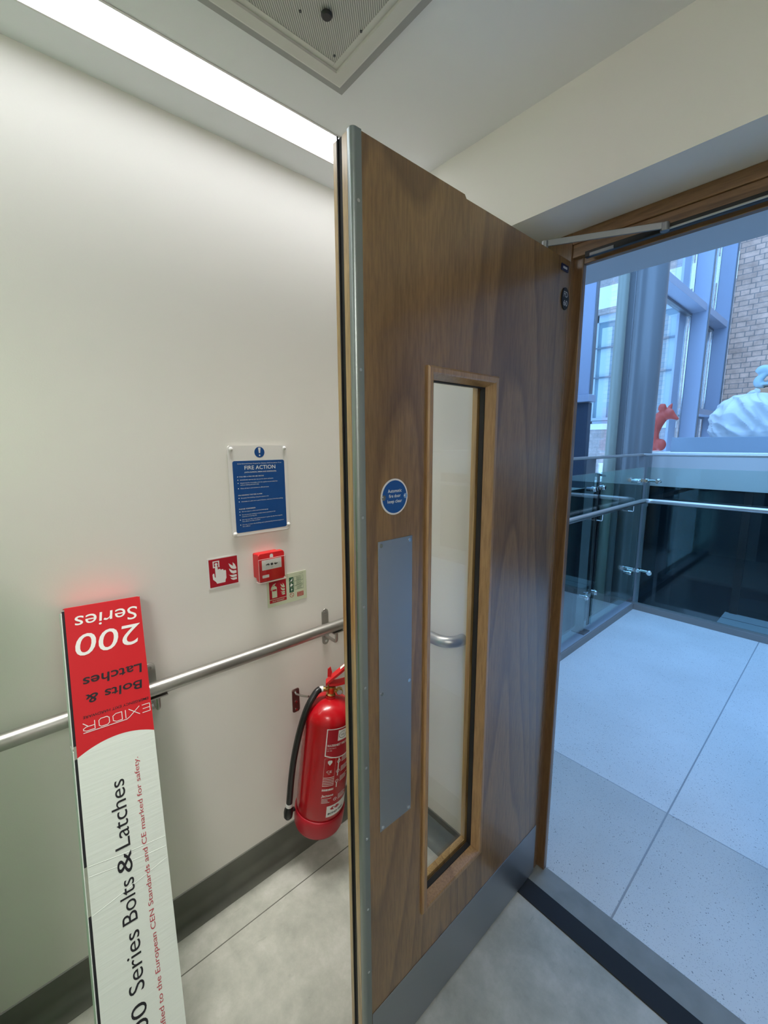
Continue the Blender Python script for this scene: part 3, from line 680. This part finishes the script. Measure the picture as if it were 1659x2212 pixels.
H = [('IF YOU SEE A FIRE OR SEE SMOKE', .0478, .0925), ('ON HEARING THE FIRE ALARM', -.0128, .083), ('PLEASE REMEMBER', -.0585, .057)]
Bl = [(.0375, ['Immediately operate the nearest fire alarm call point']), (.0270, ['Attack the fire if possible with the appliances provided but', 'without taking personal risks']),
      (.0096, ['Close all doors and windows in affected areas']), (-.0222, ['Evacuate the building using the nearest exit']), (-.0340, ['Assemble in a safe area a good distance, well away from the building']),
      (-.0675, ['Do not stop to collect personal belongings']), (-.0780, ['Do not use the telephone except where necessary in the', 'interest of saving life']),
      (-.0945, ['Do not use lifts until authorisation is given by the fire brigade,', 'fire officer on the incident']), (-.1115, ['Do not re-enter the building until authorised by the fire brigade or', 'fire officer'])]
obj('lettering', b, MAT['white'], sg, False)
for (s_, y, w_), ls_ in zip(H, (Bl[:3], Bl[3:5], Bl[5:])):
    b = nb(); T(s_, .0038, -.0785, y-.0018, w_, 'LEFT', .004)
    for y, ls in ls_:
        poly(b, circ(-.0765, y, .0015, 12), z)
        for k, s_ in enumerate(ls): T(s_, .0034, -.0695, y-.0016-k*.0062, len(s_)*.00222)
    obj('lettering', b, MAT['white'], sg, False)
for x, y in ((-.094, .138), (.095, .139), (-.096, -.140), (.099, -.131)):
    b = nb(); lathe(b, [(0, .0105), (.003, .010), (.0055, .0078), (.0065, .0045), (.0065, .0036), (0, .0036)], 24, Matrix.Translation((x, y, 0))); obj('screw_cap', b, MAT['white'], sg, False, 60, 'white domed cap')
for x, y in ((-.094, .138), (.095, .139), (-.096, -.130), (.095, -.131)): b = nb(); cyl(b, (x, y, -.0038), (x, y, -.0001), .004, 12); obj('spacer', b, MAT['white'], sg, False)
# call point pictogram sign
M = wallM(XW+.0006, .4862, 1.1862)
sg = thing('call_point_sign', 'square red sign with pressing hand and flames left of call point', 'sign', M)
b = nb(); prism(b, rrect(-.0505, -.0505, .0505, .0505, .002), 0, .0012); obj('plate', b, MAT['white'], sg, False)
b = nb(); prism(b, rrect(-.0465, -.0465, .0465, .0465, .001), .0012, .0015); obj('red_field', b, MAT['redsign'], sg, False)
b = nb(); Mz = Matrix.Translation((0, 0, .0013)); z = .0004
poly(b, [(-.034, .018), (-.034, .040), (-.013, .040), (-.013, .018), (-.0165, .018), (-.0165, .0365), (-.0305, .0365), (-.0305, .0215), (-.0275, .0215), (-.0275, .018)], z, Mz)
poly(b, circ(-.0235, .029, .0046, 24), z, Mz)
poly(b, [(-.0275, .022), (-.0255, .0245), (-.0215, .0245), (-.0195, .022), (-.0190, .010), (-.0155, .0125), (-.0110, .0115), (-.0088, .0075), (-.0050, .0098), (-.0010, .0080), (.0000, .0040), (.0045, .0052), (.0072, .0020), (.0072, -.022), (.0040, -.028), (.0030, -.036), (-.0240, -.036), (-.0275, -.029), (-.0360, -.020), (-.0370, -.004), (-.0345, .000), (-.0310, -.001), (-.0305, -.012), (-.0275, -.016)], z, Mz)
obj('hand_symbol', b, MAT['white'], sg, False); b = nb(); flames(b, .014, -.034, .028, .060, Mz)
obj('flame_symbol', b, MAT['white'], sg, False)
# call point
M = wallM(XW, .6320, 1.186)
sg = thing('fire_call_point', 'red manual fire alarm call point box with clear cover', 'call point', M)
b = nb(); prism(b, rrect(-.0435, -.0435, .0435, .0435, .005), .0005, .030); obj('back_box', b, MAT['redplastic'], sg, False, 40)
b = nb(); prism(b, rrect(-.0475, -.0485, .0475, .0485, .005), .0302, .052, None, .003, 3); hs = obj('front_housing', b, MAT['redplastic'], sg, False, 40)
b = nb(); prism(b, rrect(-.036, -.009, .036, .026, .001), .0522, .0528); obj('break_panel', b, MAT['whitesoft'], sg, False, label='white break panel')
b = nb(); z = .0530
poly(b, circ(0, .0085, .0046, 24), z)
for s_ in (-1, 1): poly(b, [(s_*.0215, .0098), (s_*.0125, .0098), (s_*.0125, .0128), (s_*.0075, .0085), (s_*.0125, .0042), (s_*.0125, .0072), (s_*.0215, .0072)][::s_], z)
add(b, text_mesh('KAC', .0026, .008, 'CENTER', 0, 0, 0, -.0035, z)); obj('print', b, MAT['dark_grey'], sg, False)
b = nb(); z = .0524; poly(b, [(-.006, .032), (.006, .032), (.006, .040), (.003, .044), (-.003, .044), (-.006, .040)], z); obj('fire_symbol', b, MAT['white'], sg, False)
b = nb(); prism(b, rrect(-.036, -.036, -.012, -.026, .002), .0522, .0528); obj('maker_plate', b, MAT['whitesoft'], sg, False)
b = nb(); prism(b, rrect(-.048, -.0505, .050, .030, .004), .0545, .0560); 
cv_ = obj('clear_cover', b, MAT['glass'], sg, False)
b = nb()
for a_, c_ in (((-.0485, -.0515, .0548), (.0505, -.0503, .0562)), ((-.0492, -.0515, .0548), (-.0482, .030, .0562)), ((.0502, -.0515, .0548), (.0514, .030, .0562)), ((-.0485, .0297, .0548), (.0505, .0308, .0562)), ((-.0492, -.0515, .0305), (.0514, -.0506, .0547))): box(b, a_, c_, .0003, 1)
obj('cover_rim', b, mat('clear_plastic_rim', (.72, .55, .54), .25), sg, False)
# extinguisher identification sign
M = wallM(XW+.0006, .7135, 1.0735)
sg = thing('extinguisher_sign', 'pale green watermist extinguisher sign below the call point', 'sign', M)
b = nb(); prism(b, rrect(-.0800, -.0550, .0800, .0550, .002), 0, .0014); obj('plate', b, MAT['glow'], sg, False)
for q in ((-.0720, -.0270, -.0050, .0390), (-.0720, -.0410, -.0050, -.0290), (.0390, -.0405, .0660, -.0235)): b = nb(); prism(b, rrect(*q, .0005), .0014, .0017); obj('red_field', b, MAT['redsign'], sg, False)
b = nb(); Mz = Matrix.Translation((0, 0, .0015)); z = .0004
poly(b, [(-.062, -.022), (-.062, .014), (-.0585, .0195), (-.0545, .0215), (-.0545, .025), (-.060, .0235), (-.0645, .017), (-.0665, .008), (-.0645, .0075), (-.0615, .016), (-.0575, .021), (-.058, .027), (-.046, .031), (-.046, .029), (-.051, .026), (-.0505, .0215), (-.046, .0195), (-.0425, .014), (-.0425, -.022)], z, Mz)
obj('extinguisher_symbol', b, MAT['glow'], sg, False); b = nb(); flames(b, -.030, -.018, .019, .044, Mz); obj('flame_symbol', b, MAT['glow'], sg, False); b = nb(); add(b, text_mesh('WATERMIST', .0062, .048, 'CENTER', .005, 0, -.0385, -.0382, .0018)); obj('lettering', b, MAT['glow'], sg, False); b = nb()
for k in range(3): box(b, (.0405, -.0375+k*.005, .00166), (.0645, -.0360+k*.005, .0018))
obj('small_print', b, MAT['glow'], sg, False)
b = nb(); poly(b, [(-.060, .003), (-.0445, .003), (-.0445, .009), (-.060, .009)], .0022); obj('red_band', b, MAT['redsign'], sg, False)
b = nb()
for k in range(3): prism(b, rrect(.0075, .0205-k*.0195, .0255, .0390-k*.0195, .0003), .0014, .0017)
for k in range(3):
    for a_ in range(4): box(b, (.0395, .0245-k*.0175+a_*.0032, .0014), (.0560+.003*((a_+k) % 3), .0253-k*.0175+a_*.0032, .0016))
    y = .0225-k*.0175
    for p_ in ((.028, y, .0665, y+.0006), (.028, y+.0155, .0665, y+.0161), (.028, y, .0286, y+.016), (.066, y, .0666, y+.016), (.0375, y, .038, y+.016)): box(b, (p_[0], p_[1], .0014), (p_[2], p_[3], .0016))
obj('green_print', b, MAT['greenink'], sg, False)
b = nb(); 
for k, P in enumerate(([(.010, .024), (.022, .036), (.020, .024)], [(.010, .005), (.015, .017), (.023, .010), (.018, .004)], [(.0185, -.0005), (.013, -.010), (.0165, -.010), (.0145, -.0165), (.0205, -.0065), (.0168, -.0065)])): poly(b, P, .0019)
obj('white_symbols', b, MAT['white'], sg, False)
b = nb(); o_ = circ(.0165, -.0290, .0088, 32); i_ = circ(.0165, -.0290, .0070, 32)
for k in range(32): b.faces.new([b.verts.new((*p_, .0018)) for p_ in (o_[k], o_[(k+1) % 32], i_[(k+1) % 32], i_[k])])
poly(b, [(.0105, -.0245), (.0115, -.0235), (.0225, -.0335), (.0215, -.0345)], .0018); obj('prohibition_ring', b, MAT['redink'], sg, False)
b = nb(); add(b, text_mesh('WATERMIST', .0022, .018, 'RIGHT', 0, 0, .068, .0455, .0014)); obj('header_print', b, MAT['ink'], sg, False)
# ------------------------------------------------------------------ fire extinguisher
Bp, Tp = V((-1.2455, .742, .108)), V((-1.197, .790, .690)); zax = (Tp-Bp).normalized(); xax = V((1, 0, 0)); xax = (xax-zax*xax.dot(zax)).normalized(); yax = zax.cross(xax)
M = Matrix(((xax.x, yax.x, zax.x, Bp.x), (xax.y, yax.y, zax.y, Bp.y), (xax.z, yax.z, zax.z, Bp.z), (0, 0, 0, 1)))
ex = thing('fire_extinguisher', 'red watermist fire extinguisher hanging on the wall below the signs', 'fire extinguisher', M)
R = .0905
b = nb(); dome = [(R*math.cos(a)**.8 if a < math.pi/2-.01 else .018, .509+.066*math.sin(a)) for a in [math.pi/2*k/14 for k in range(14)]]
lathe(b, [(0, .09), (R-.003, .09), (R, .095)]+[(R, .2), (R, .35)]+dome+[(.020, .574), (.0185, .582), (0, .582)], 72); obj('cylinder', b, MAT['red'], ex, False, 60)
b = nb(); lathe(b, [(r_, z_+.045) for r_, z_ in [(0, .004), (.080, .0), (.088, .004), (.0935, .018), (.0955, .055), (.0955, .074), (.0935, .080), (.0912, .081), (.0910, .078)]], 72); obj('base_skirt', b, mat('crimson_plastic', (.42, .008, .022), .42), ex, False, 60, 'matt red plastic base')
b = nb(); lathe(b, [(0, .5825), (.0165, .5825), (.0175, .588), (.0135, .592), (.0135, .606), (.016, .609), (.016, .622), (0, .622)], 32)
cd_ = V((.55, -.30, 0)).normalized(); Lf = V((-.46, -.89, 0)).normalized()
tube(b, [(0, 0, .606), V((0, 0, .606))+Lf*.030], .0085, 16); rt = V((.55, .835, 0)); tube(b, [(0, 0, .602), V((0, 0, .600))+rt*.022], .007, 16); obj('valve', b, MAT['brass'], ex, False, 40, 'brass valve')
b = nb(); g0 = V((0, 0, .600))+rt*.030; cyl(b, g0-cd_*.008, g0+cd_*.010, .0125, 24, bev=.002); ga = obj('pressure_gauge', b, MAT['brass'], ex, False, 40)
b = nb(); cyl(b, g0+cd_*.0101, g0+cd_*.0107, .0095, 24); obj('dial', b, MAT['grey'], ga, False, 40)
# levers reach towards the right of the picture
def lever(pts, w0, th, name, label=None):
    b = nb(); side = rt.cross(V((0, 0, 1))).normalized(); n = len(pts); top = []; bot = []
    for i, (d, z_) in enumerate(pts):
        ww = w0[i] if isinstance(w0, list) else w0
        p = rt*d+V((0, 0, z_)); top.append([b.verts.new(p+side*s_*ww+V((0, 0, th/2))) for s_ in (-1, 1)]); bot.append([b.verts.new(p+side*s_*ww-V((0, 0, th/2))) for s_ in (-1, 1)])
    for i in range(n-1):
        b.faces.new((top[i][0], top[i][1], top[i+1][1], top[i+1][0])); b.faces.new((bot[i][0], bot[i+1][0], bot[i+1][1], bot[i][1]))
        for s_ in (0, 1): b.faces.new((top[i][s_], top[i+1][s_], bot[i+1][s_], bot[i][s_]))
    for i in (0, -1): b.faces.new((top[i][0], top[i][1], bot[i][1], bot[i][0]))
    return obj(name, b, MAT['redplastic'], ex, False, 30, label)
lev = lever([(-.022, .630), (-.004, .650), (.030, .684), (.060, .716), (.076, .735), (.092, .738)], [.0145, .016, .016, .015, .014, .013], .012, 'squeeze_lever', 'red upper squeeze lever')
lever([(-.010, .628), (.020, .632), (.045, .640), (.060, .652), (.070, .650), (.082, .662)], [.012, .015, .015, .014, .014, .013], .010, 'carry_handle', 'dark red lower carry handle')
b = nb(); side = rt.cross(V((0, 0, 1))).normalized(); d0, d1 = V((rt.x*.026, rt.y*.026, .6885)), V((rt.x*.058, rt.y*.058, .7225)); up = (d1-d0).normalized().cross(side); up = up if up.z > 0 else -up
q_ = [d0+side*.0075, d1+side*.0065, d1-side*.0065, d0-side*.0075]; b.faces.new([b.verts.new(p+up*.0012) for p in q_]); obj('lever_sticker', b, MAT['white'], lev, False)
b = nb(); p0 = rt*-.012+V((0, 0, .655)); prism(b, [(-.006, 0), (.006, 0), (.009, .018), (.002, .040), (-.008, .030)], -.002, .002, Matrix(((rt.x, 0, side.x, p0.x), (rt.y, 0, side.y, p0.y), (0, 1, 0, p0.z), (0, 0, 0, 1)))); obj('safety_pin_tag', b, MAT['redplastic'], ex, False)
# hose
def hp(l, dcam, z_): p = Lf*l+cd_*dcam; return V((p.x, p.y, z_))
hose = spline([hp(.042, .0, .607), hp(.058, .012, .598), hp(.084, .030, .555), hp(.103, .032, .47), hp(.115, .026, .36), hp(.119, .022, .26), hp(.119, .022, .155)], 8)
b = nb(); tube(b, hose, .0118, 18); obj('hose', b, MAT['blackg'], ex, False, 60, 'black rubber hose')
for q in ((hp(.030, 0, .607), hp(.043, 0, .6068), .0105), (hp(.119, .022, .158), hp(.119, .022, .144), .0128)): b = nb(); tube(b, q[:2], q[2], 18); obj('hose_ferrule', b, MAT['alu'], ex, False, 40, 'silver hose end collar')
b = nb(); tube(b, [hp(.119, .022, .1435), hp(.119, .022, .132), hp(.119, .022, .118), hp(.119, .022, .100), hp(.119, .022, .090)], 0, 20, True, [.010, .016, .0175, .016, .009]); tube(b, [hp(.119, .022, .12), hp(.098, .012, .12)], .008, 14); obj('nozzle', b, MAT['blackg'], ex, False, 50, 'black nozzle clipped to the base')
# printed labels, wrapped on the cylinder
TH0 = math.radians(8)
def wrap(b, dr=0):
    for v in b.verts:
        th = TH0+v.co.x/R; r = R+.0004+v.co.z+dr; v.co = V((r*math.cos(th), r*math.sin(th), .509-.9*(.486-v.co.y)))
    return b
def grid(b, x0, y0, x1, y1, z, n=14, top=None, bot=None):
    vs = []
    for i in range(n+1):
        f = i/n; x = x0+(x1-x0)*f; vs.append((b.verts.new((x, bot(f) if bot else y0, z)), b.verts.new((x, top(f) if top else y1, z))))
    for A, B in zip(vs, vs[1:]): b.faces.new((A[0], B[0], B[1], A[1]))
arc = lambda f: .372-.030*(1-(2*f-1)**2)+.012
b = nb(); grid(b, -.072, 0, .072, .486, .0000, 18, None, lambda f: .366-.016*math.sin(math.pi*f)); obj('label_border', wrap(b), MAT['white'], ex, False, 60)
b = nb(); grid(b, -.0685, 0, .0685, .4825, .0003, 18, None, lambda f: .3705-.016*math.sin(math.pi*f)); obj('label_band', wrap(b), MAT['redsign'], ex, False, 60)
b = nb(); grid(b, -.030, .430, .066, .476, .0006, 12); obj('white_sticker', wrap(b), MAT['white'], ex, False, 60)
b = nb()
for k in range(24):
    a0, a1 = [math.radians(60+13*k), math.radians(73+13*k)]
    b.faces.new([b.verts.new((-.012+r_*math.cos(a), .453+r_*math.sin(a), .0008)) for r_, a in ((.0150, a0), (.0150, a1), (.0135, a1), (.0135, a0))])
for x_ in (-.0158, -.0082):
    o_ = circ(x_, .453, .0032, 18); i_ = circ(x_, .453, .0021, 18)
    for k in range(18): b.faces.new([b.verts.new((*p_, .0008)) for p_ in (o_[k], o_[(k+1) % 18], i_[(k+1) % 18], i_[k])])
def strokes(b, x, y, w_, h, z):
    k = 0; x1 = x+w_
    while x < x1: d = h*(.45+.25*((k*7) % 5)/4); grid(b, x, y, min(x+d, x1), y+h, z, 1); x += d+h*.18; k += 1
for k in range(5): strokes(b, .008, .468-k*.0078, (.018, .017, .032, .034, .026)[k], .0032, .0008)
obj('sticker_print', wrap(b), MAT['ink'], ex, False)
b = nb(); add(b, text_mesh('WATERMIST FIRE EXTINGUISHER', .0105, .133, 'CENTER', .02, 0, 0, .4085, .0006)); add(b, text_mesh('6 LITRE MULTI-', .0045, .034, 'LEFT', 0, 0, -.066, .3985, .0006)); add(b, text_mesh('13A 70B', .0045, .018, 'LEFT', 0, 0, -.066, .3890, .0006))
z = .0003
# approval box
for p_ in ((-.070, .230, -.0695, .356), (-.030, .230, -.0295, .3585), (-.070, .356, -.030, .3565)): grid(b, *p_, z, 4)
for k in range(6): grid(b, -.070, .230+k*.0075, -.030, .2325+k*.0075, z, 4)
poly(b, [(-.050, .324), (-.042, .336), (-.042, .344), (-.046, .347), (-.050, .343), (-.054, .347), (-.058, .344), (-.058, .336)], z)
add(b, text_mesh('CE', .011, .019, 'CENTER', .01, 0, -.050, .291, z)); add(b, text_mesh('0036', .003, .008, 'CENTER', 0, 0, -.050, .284, z))
# instructions column
for k, (y0_, y1_) in enumerate(((.268, .350), (.215, .238))): grid(b, -.0185, y0_, -.0145, y1_, z, 2)
for k, yy in enumerate((.335, .290, .244, .160)):
    o_ = circ(-.0165, yy, .0072, 24); i_ = circ(-.0165, yy, .0055, 24)
    for q_ in range(24): b.faces.new([b.verts.new((*p_, z+.0003)) for p_ in (o_[q_], o_[(q_+1) % 24], i_[(q_+1) % 24], i_[q_])])
    add(b, text_mesh(str(k+1), .006, None, 'CENTER', .01, 0, -.0165, yy-.003, z+.0003))
    for l_ in range(4): strokes(b, -.004, yy+.011-l_*.0065, (.040, .034, .038, .030)[(k+l_) % 4], .003, z)
strokes(b, -.070, .208, .042, .009, z); add(b, text_mesh('Jactone', .011, .044, 'CENTER', .02, .1, -.048, .181, z))
for l_ in range(4): strokes(b, -.068, .170-l_*.006, (.036, .022, .024, .030)[l_], .0028, z)
obj('label_print', wrap(b), MAT['white'], ex, False)
b = nb(); grid(b, -.046, .082, .060, .134, .0003, 12); obj('service_sticker', wrap(b), MAT['white'], ex, False, 60)
b = nb(); z = .0006
poly(b, [(-.034, .119), (-.026, .126), (-.016, .128), (-.022, .120), (-.016, .112), (-.026, .113)], z); poly(b, [(.008, .119), (.000, .126), (-.010, .128), (-.004, .120), (-.010, .112), (.000, .113)], z); poly(b, circ(-.013, .120, .0035, 16), z); obj('service_emblem', wrap(b), MAT['redink'], ex, False)
b = nb(); add(b, text_mesh('BOND FIRE', .0085, .068, 'LEFT', .03, 0, -.040, .0935, .0006)); obj('service_print', wrap(b), MAT['ink'], ex, False)
# wall bracket
t = thing('extinguisher_bracket', 'dark metal hanging bracket on the wall behind the extinguisher', 'bracket', (XW, .728, .60))
M = wallM(XW, .728, .618); b = nb(); prism(b, rrect(-.015, -.048, .015, .048, .006), .0005, .004, M, .001, 1); obj('plate', b, mat('dull_bracket', (.25, .15, .14), .35, .8), t)
for dz in (.036, -.005, -.038): b = nb(); prism(b, circ(0, dz, .005, 16), .0041, .0062, M); obj('screw', b, MAT['chrome'], t)
b = nb(); tube(b, fillet([(XW+.005, .728, .645), (XW+.035, .735, .650), (XW+.065, .748, .655)], .01, 4), .004, 10); obj('hook', b, MAT['steel'], t, True, 40)
# ------------------------------------------------------------------ long carton leaning on the handrail
phi, th, psi = -.019, .318, -.06
TL = V((-1.269, .06, 1.2)); u = V((math.sin(phi), math.cos(phi), 0)); nn = V((math.cos(phi), -math.sin(phi), 0)); a = V((0, 0, -1))+math.tan(th)*nn+math.tan(psi)*u
a.normalize(); u = (u-u.dot(a)*a).normalized(); up = -a; nz = u.cross(up)
M = Matrix(((u.x, up.x, nz.x, TL.x), (u.y, up.y, nz.y, TL.y), (u.z, up.z, nz.z, TL.z), (0, 0, 0, 1)))   # carton face: x right, y up, z out
CW, CL, CD = .1653, 1.242, .068
t = thing('hardware_carton', 'long red and white cardboard carton leaning on the handrail', 'carton', M)
def face(z0, z1, y0, y1, x0=0, x1=CW): return bx((x0, y0, z0), (x1, y1, z1), .0008, 1)
cards = [MAT['card'], MAT['redcard']]
arcp = [(CW*k/20, -(.3569-.0800*(k/20)+.0777*(k/20)**2)) for k in range(21)]
def arc_y(x): # printed curve between red and white
    s_ = x/CW; return -(.3569+s_*(-.0840)+s_*s_*.0817)
b = nb(); k = 24
# body of the carton (sides and back), white below and red above
box(b, (.004, -CL, -CD), (CW, -.330, -.0025), .001, 1); obj('carton_body', b, MAT['card'], t, False)
b = nb(); box(b, (.004, -.3299, -CD), (CW, -.004, -.0025), .001, 1); obj('carton_top', b, MAT['redcard'], t, False, label='red printed upper end')
# front flap, slightly proud of the body with its loose left edge
b = nb(); vs = []
for i in range(k+1):
    x = CW*i/k; vs.append((b.verts.new((x, -CL, 0)), b.verts.new((x, arc_y(x), 0)), b.verts.new((x, -.002, 0))))
for A, B in zip(vs, vs[1:]): b.faces.new((A[0], B[0], B[1], A[1])).material_index = 0; b.faces.new((A[1], B[1], B[2], A[2])).material_index = 1
r_ = bmesh.ops.extrude_face_region(b, geom=b.faces[:]); bmesh.ops.translate(b, verts=[v for v in r_['geom'] if isinstance(v, bmesh.types.BMVert)], vec=(0, 0, -.0016))
obj('front_flap', b, cards, t, False)
b = nb(); box(b, (.0005, -.004, -CD), (CW-.0005, -.0022, -.002), .0004, 1); box(b, (.002, -.0021, -CD), (CW-.002, -.0006, -.012), .0004, 1); obj('end_flap', b, MAT['redcard'], t, False)
b = nb()
for y0_, y1_ in ((-.330, -.008), (-.600, -.362), (-CL, -.71)): box(b, (-.0052, y0_, -.0135), (.0042, y1_, -.0040))
obj('flap_shadow', b, MAT['ink'], t, False, label='dark strip painted as the shadow behind the loose front flap')  # solid black strips put in as the shade between the flaps
b = nb(); box(b, (-.0074, -.335, -CD), (-.0053, -.012, -.0035), .0004, 1); box(b, (-.0074, -CL, -CD), (-.0053, -.340, -.0035), .0004, 1); obj('side_flap', b, MAT['card'], t, False)
# printed lettering
Z = .0003
def rot180(bm, cx, cy): bm.transform(Matrix.Translation((cx, cy, 0)) @ Matrix.Rotation(math.pi, 4, 'Z')); return bm
def updown(s_, x0_, x1_, t0, t1, bold=0, shear=.12, h=None):
    """upside-down line: its right hand end is at x0_, cap top at depth t1, baseline at t0"""
    return rot180(text_mesh(s_, t1-t0, x1_-x0_, 'LEFT', bold, shear, 0, 0, Z), x1_, -t0)
for a_ in (updown('Series', .0185, .1560, .0255, .0605, .001, .10), updown('200', .0150, .1590, .0720, .1265, .002, .14)): obj('white_lettering', a_, MAT['white'], t, False)
b = nb()
def seg(b, p, q, w_=.0016):
    p, q = V((*p, 0)), V((*q, 0)); d = (q-p).normalized(); s_ = V((-d.y, d.x, 0))*w_/2; p -= d*w_/2; q += d*w_/2
    b.faces.new([b.verts.new((c_.x, c_.y, Z+.0002)) for c_ in (p-s_, q-s_, q+s_, p+s_)])
# outlined maker's name, upside down, drawn in thin strokes (local x to the left, y down)
mb = nb(); HH = .0190; Wd = .1445
def P(x, y): return (Wd*x, HH*y)
for st in ([(.12, 1), (0, 1), (0, 0), (.12, 0)], [(0, .5), (.11, .5)], [(.17, 1), (.33, 0)], [(.33, 1), (.17, 0)], [(.385, 0), (.385, 1)],
           [(.44, 0), (.44, 1), (.53, 1), (.575, .78), (.575, .22), (.53, 0), (.44, 0)], [(.63, .2), (.66, 0), (.75, 0), (.78, .2), (.78, .8), (.75, 1), (.66, 1), (.63, .8), (.63, .2)],
           [(.84, 0), (.84, 1), (.96, 1), (1, .85), (1, .65), (.96, .5), (.84, .5)], [(.93, .5), (1, 0)], [(.33, 1), (.375, 1.17), (1, 1.17)]):
    for p_, q_ in zip(st, st[1:]): seg(mb, P(*p_), P(*q_))
add(b, rot180(mb, .1610, -.2835+.0, )) if False else add(b, mb, Matrix.Translation((.1612, -.2835, 0)) @ Matrix.Rotation(math.pi, 4, 'Z') @ Matrix.Translation((0, -HH*0, 0)) @ Matrix.Translation((0, 0, 0)) @ Matrix.Diagonal((1, 1, 1, 1)))
obj('maker_lettering', b, MAT['white'], t, False)
for a_ in (updown('Latches', .0240, .1530, .1775, .2010, .012, .06), updown('Bolts &', .0260, .1495, .2190, .2410, .012, .06), updown('EMERGENCY EXIT HARDWARE', .0176, .1600, .2670, .2735, .01, .06)): obj('black_lettering', a_, MAT['ink'], t, False)
def vert(s_, sb, h, t0, t1, bold=0):
    """line reading up the carton: baseline at x=sb, from depth t0 up to t1"""
    m_ = text_mesh(s_, h, t0-t1, 'LEFT', bold, 0, 0, 0, Z); m_.transform(Matrix.Translation((sb, -t0, 0)) @ Matrix.Rotation(math.pi/2, 4, 'Z')); return m_
b = nb()
for s_, t0, t1 in (('200', 1.035, .938), ('Series', .9145, .785), ('Bolts', .7640, .668), ('&', .655, .607), ('Latches', .5970, .4405)): obj('title_lettering', vert(s_, .0880, .0335, t0, t1), MAT['ink'], t, False)
b = nb(); add(b, vert('Certified to the European CEN Standards and CE marked for safety.', .1228, .0112, 1.062, .404)); obj('red_lettering', b, MAT['redink'], t, False)
# creases pressed across the card
b = nb()
for y0_, y1_ in ((-.600, -.617), (-.622, -.641), (-.705, -.668)): tube(b, [(.002, y0_, -.0005), (.08, (y0_+y1_)/2-.002, -.0004), (.163, y1_, -.0005)], .0009, 8)
obj('crease', b, MAT['card'], t, False, 60)
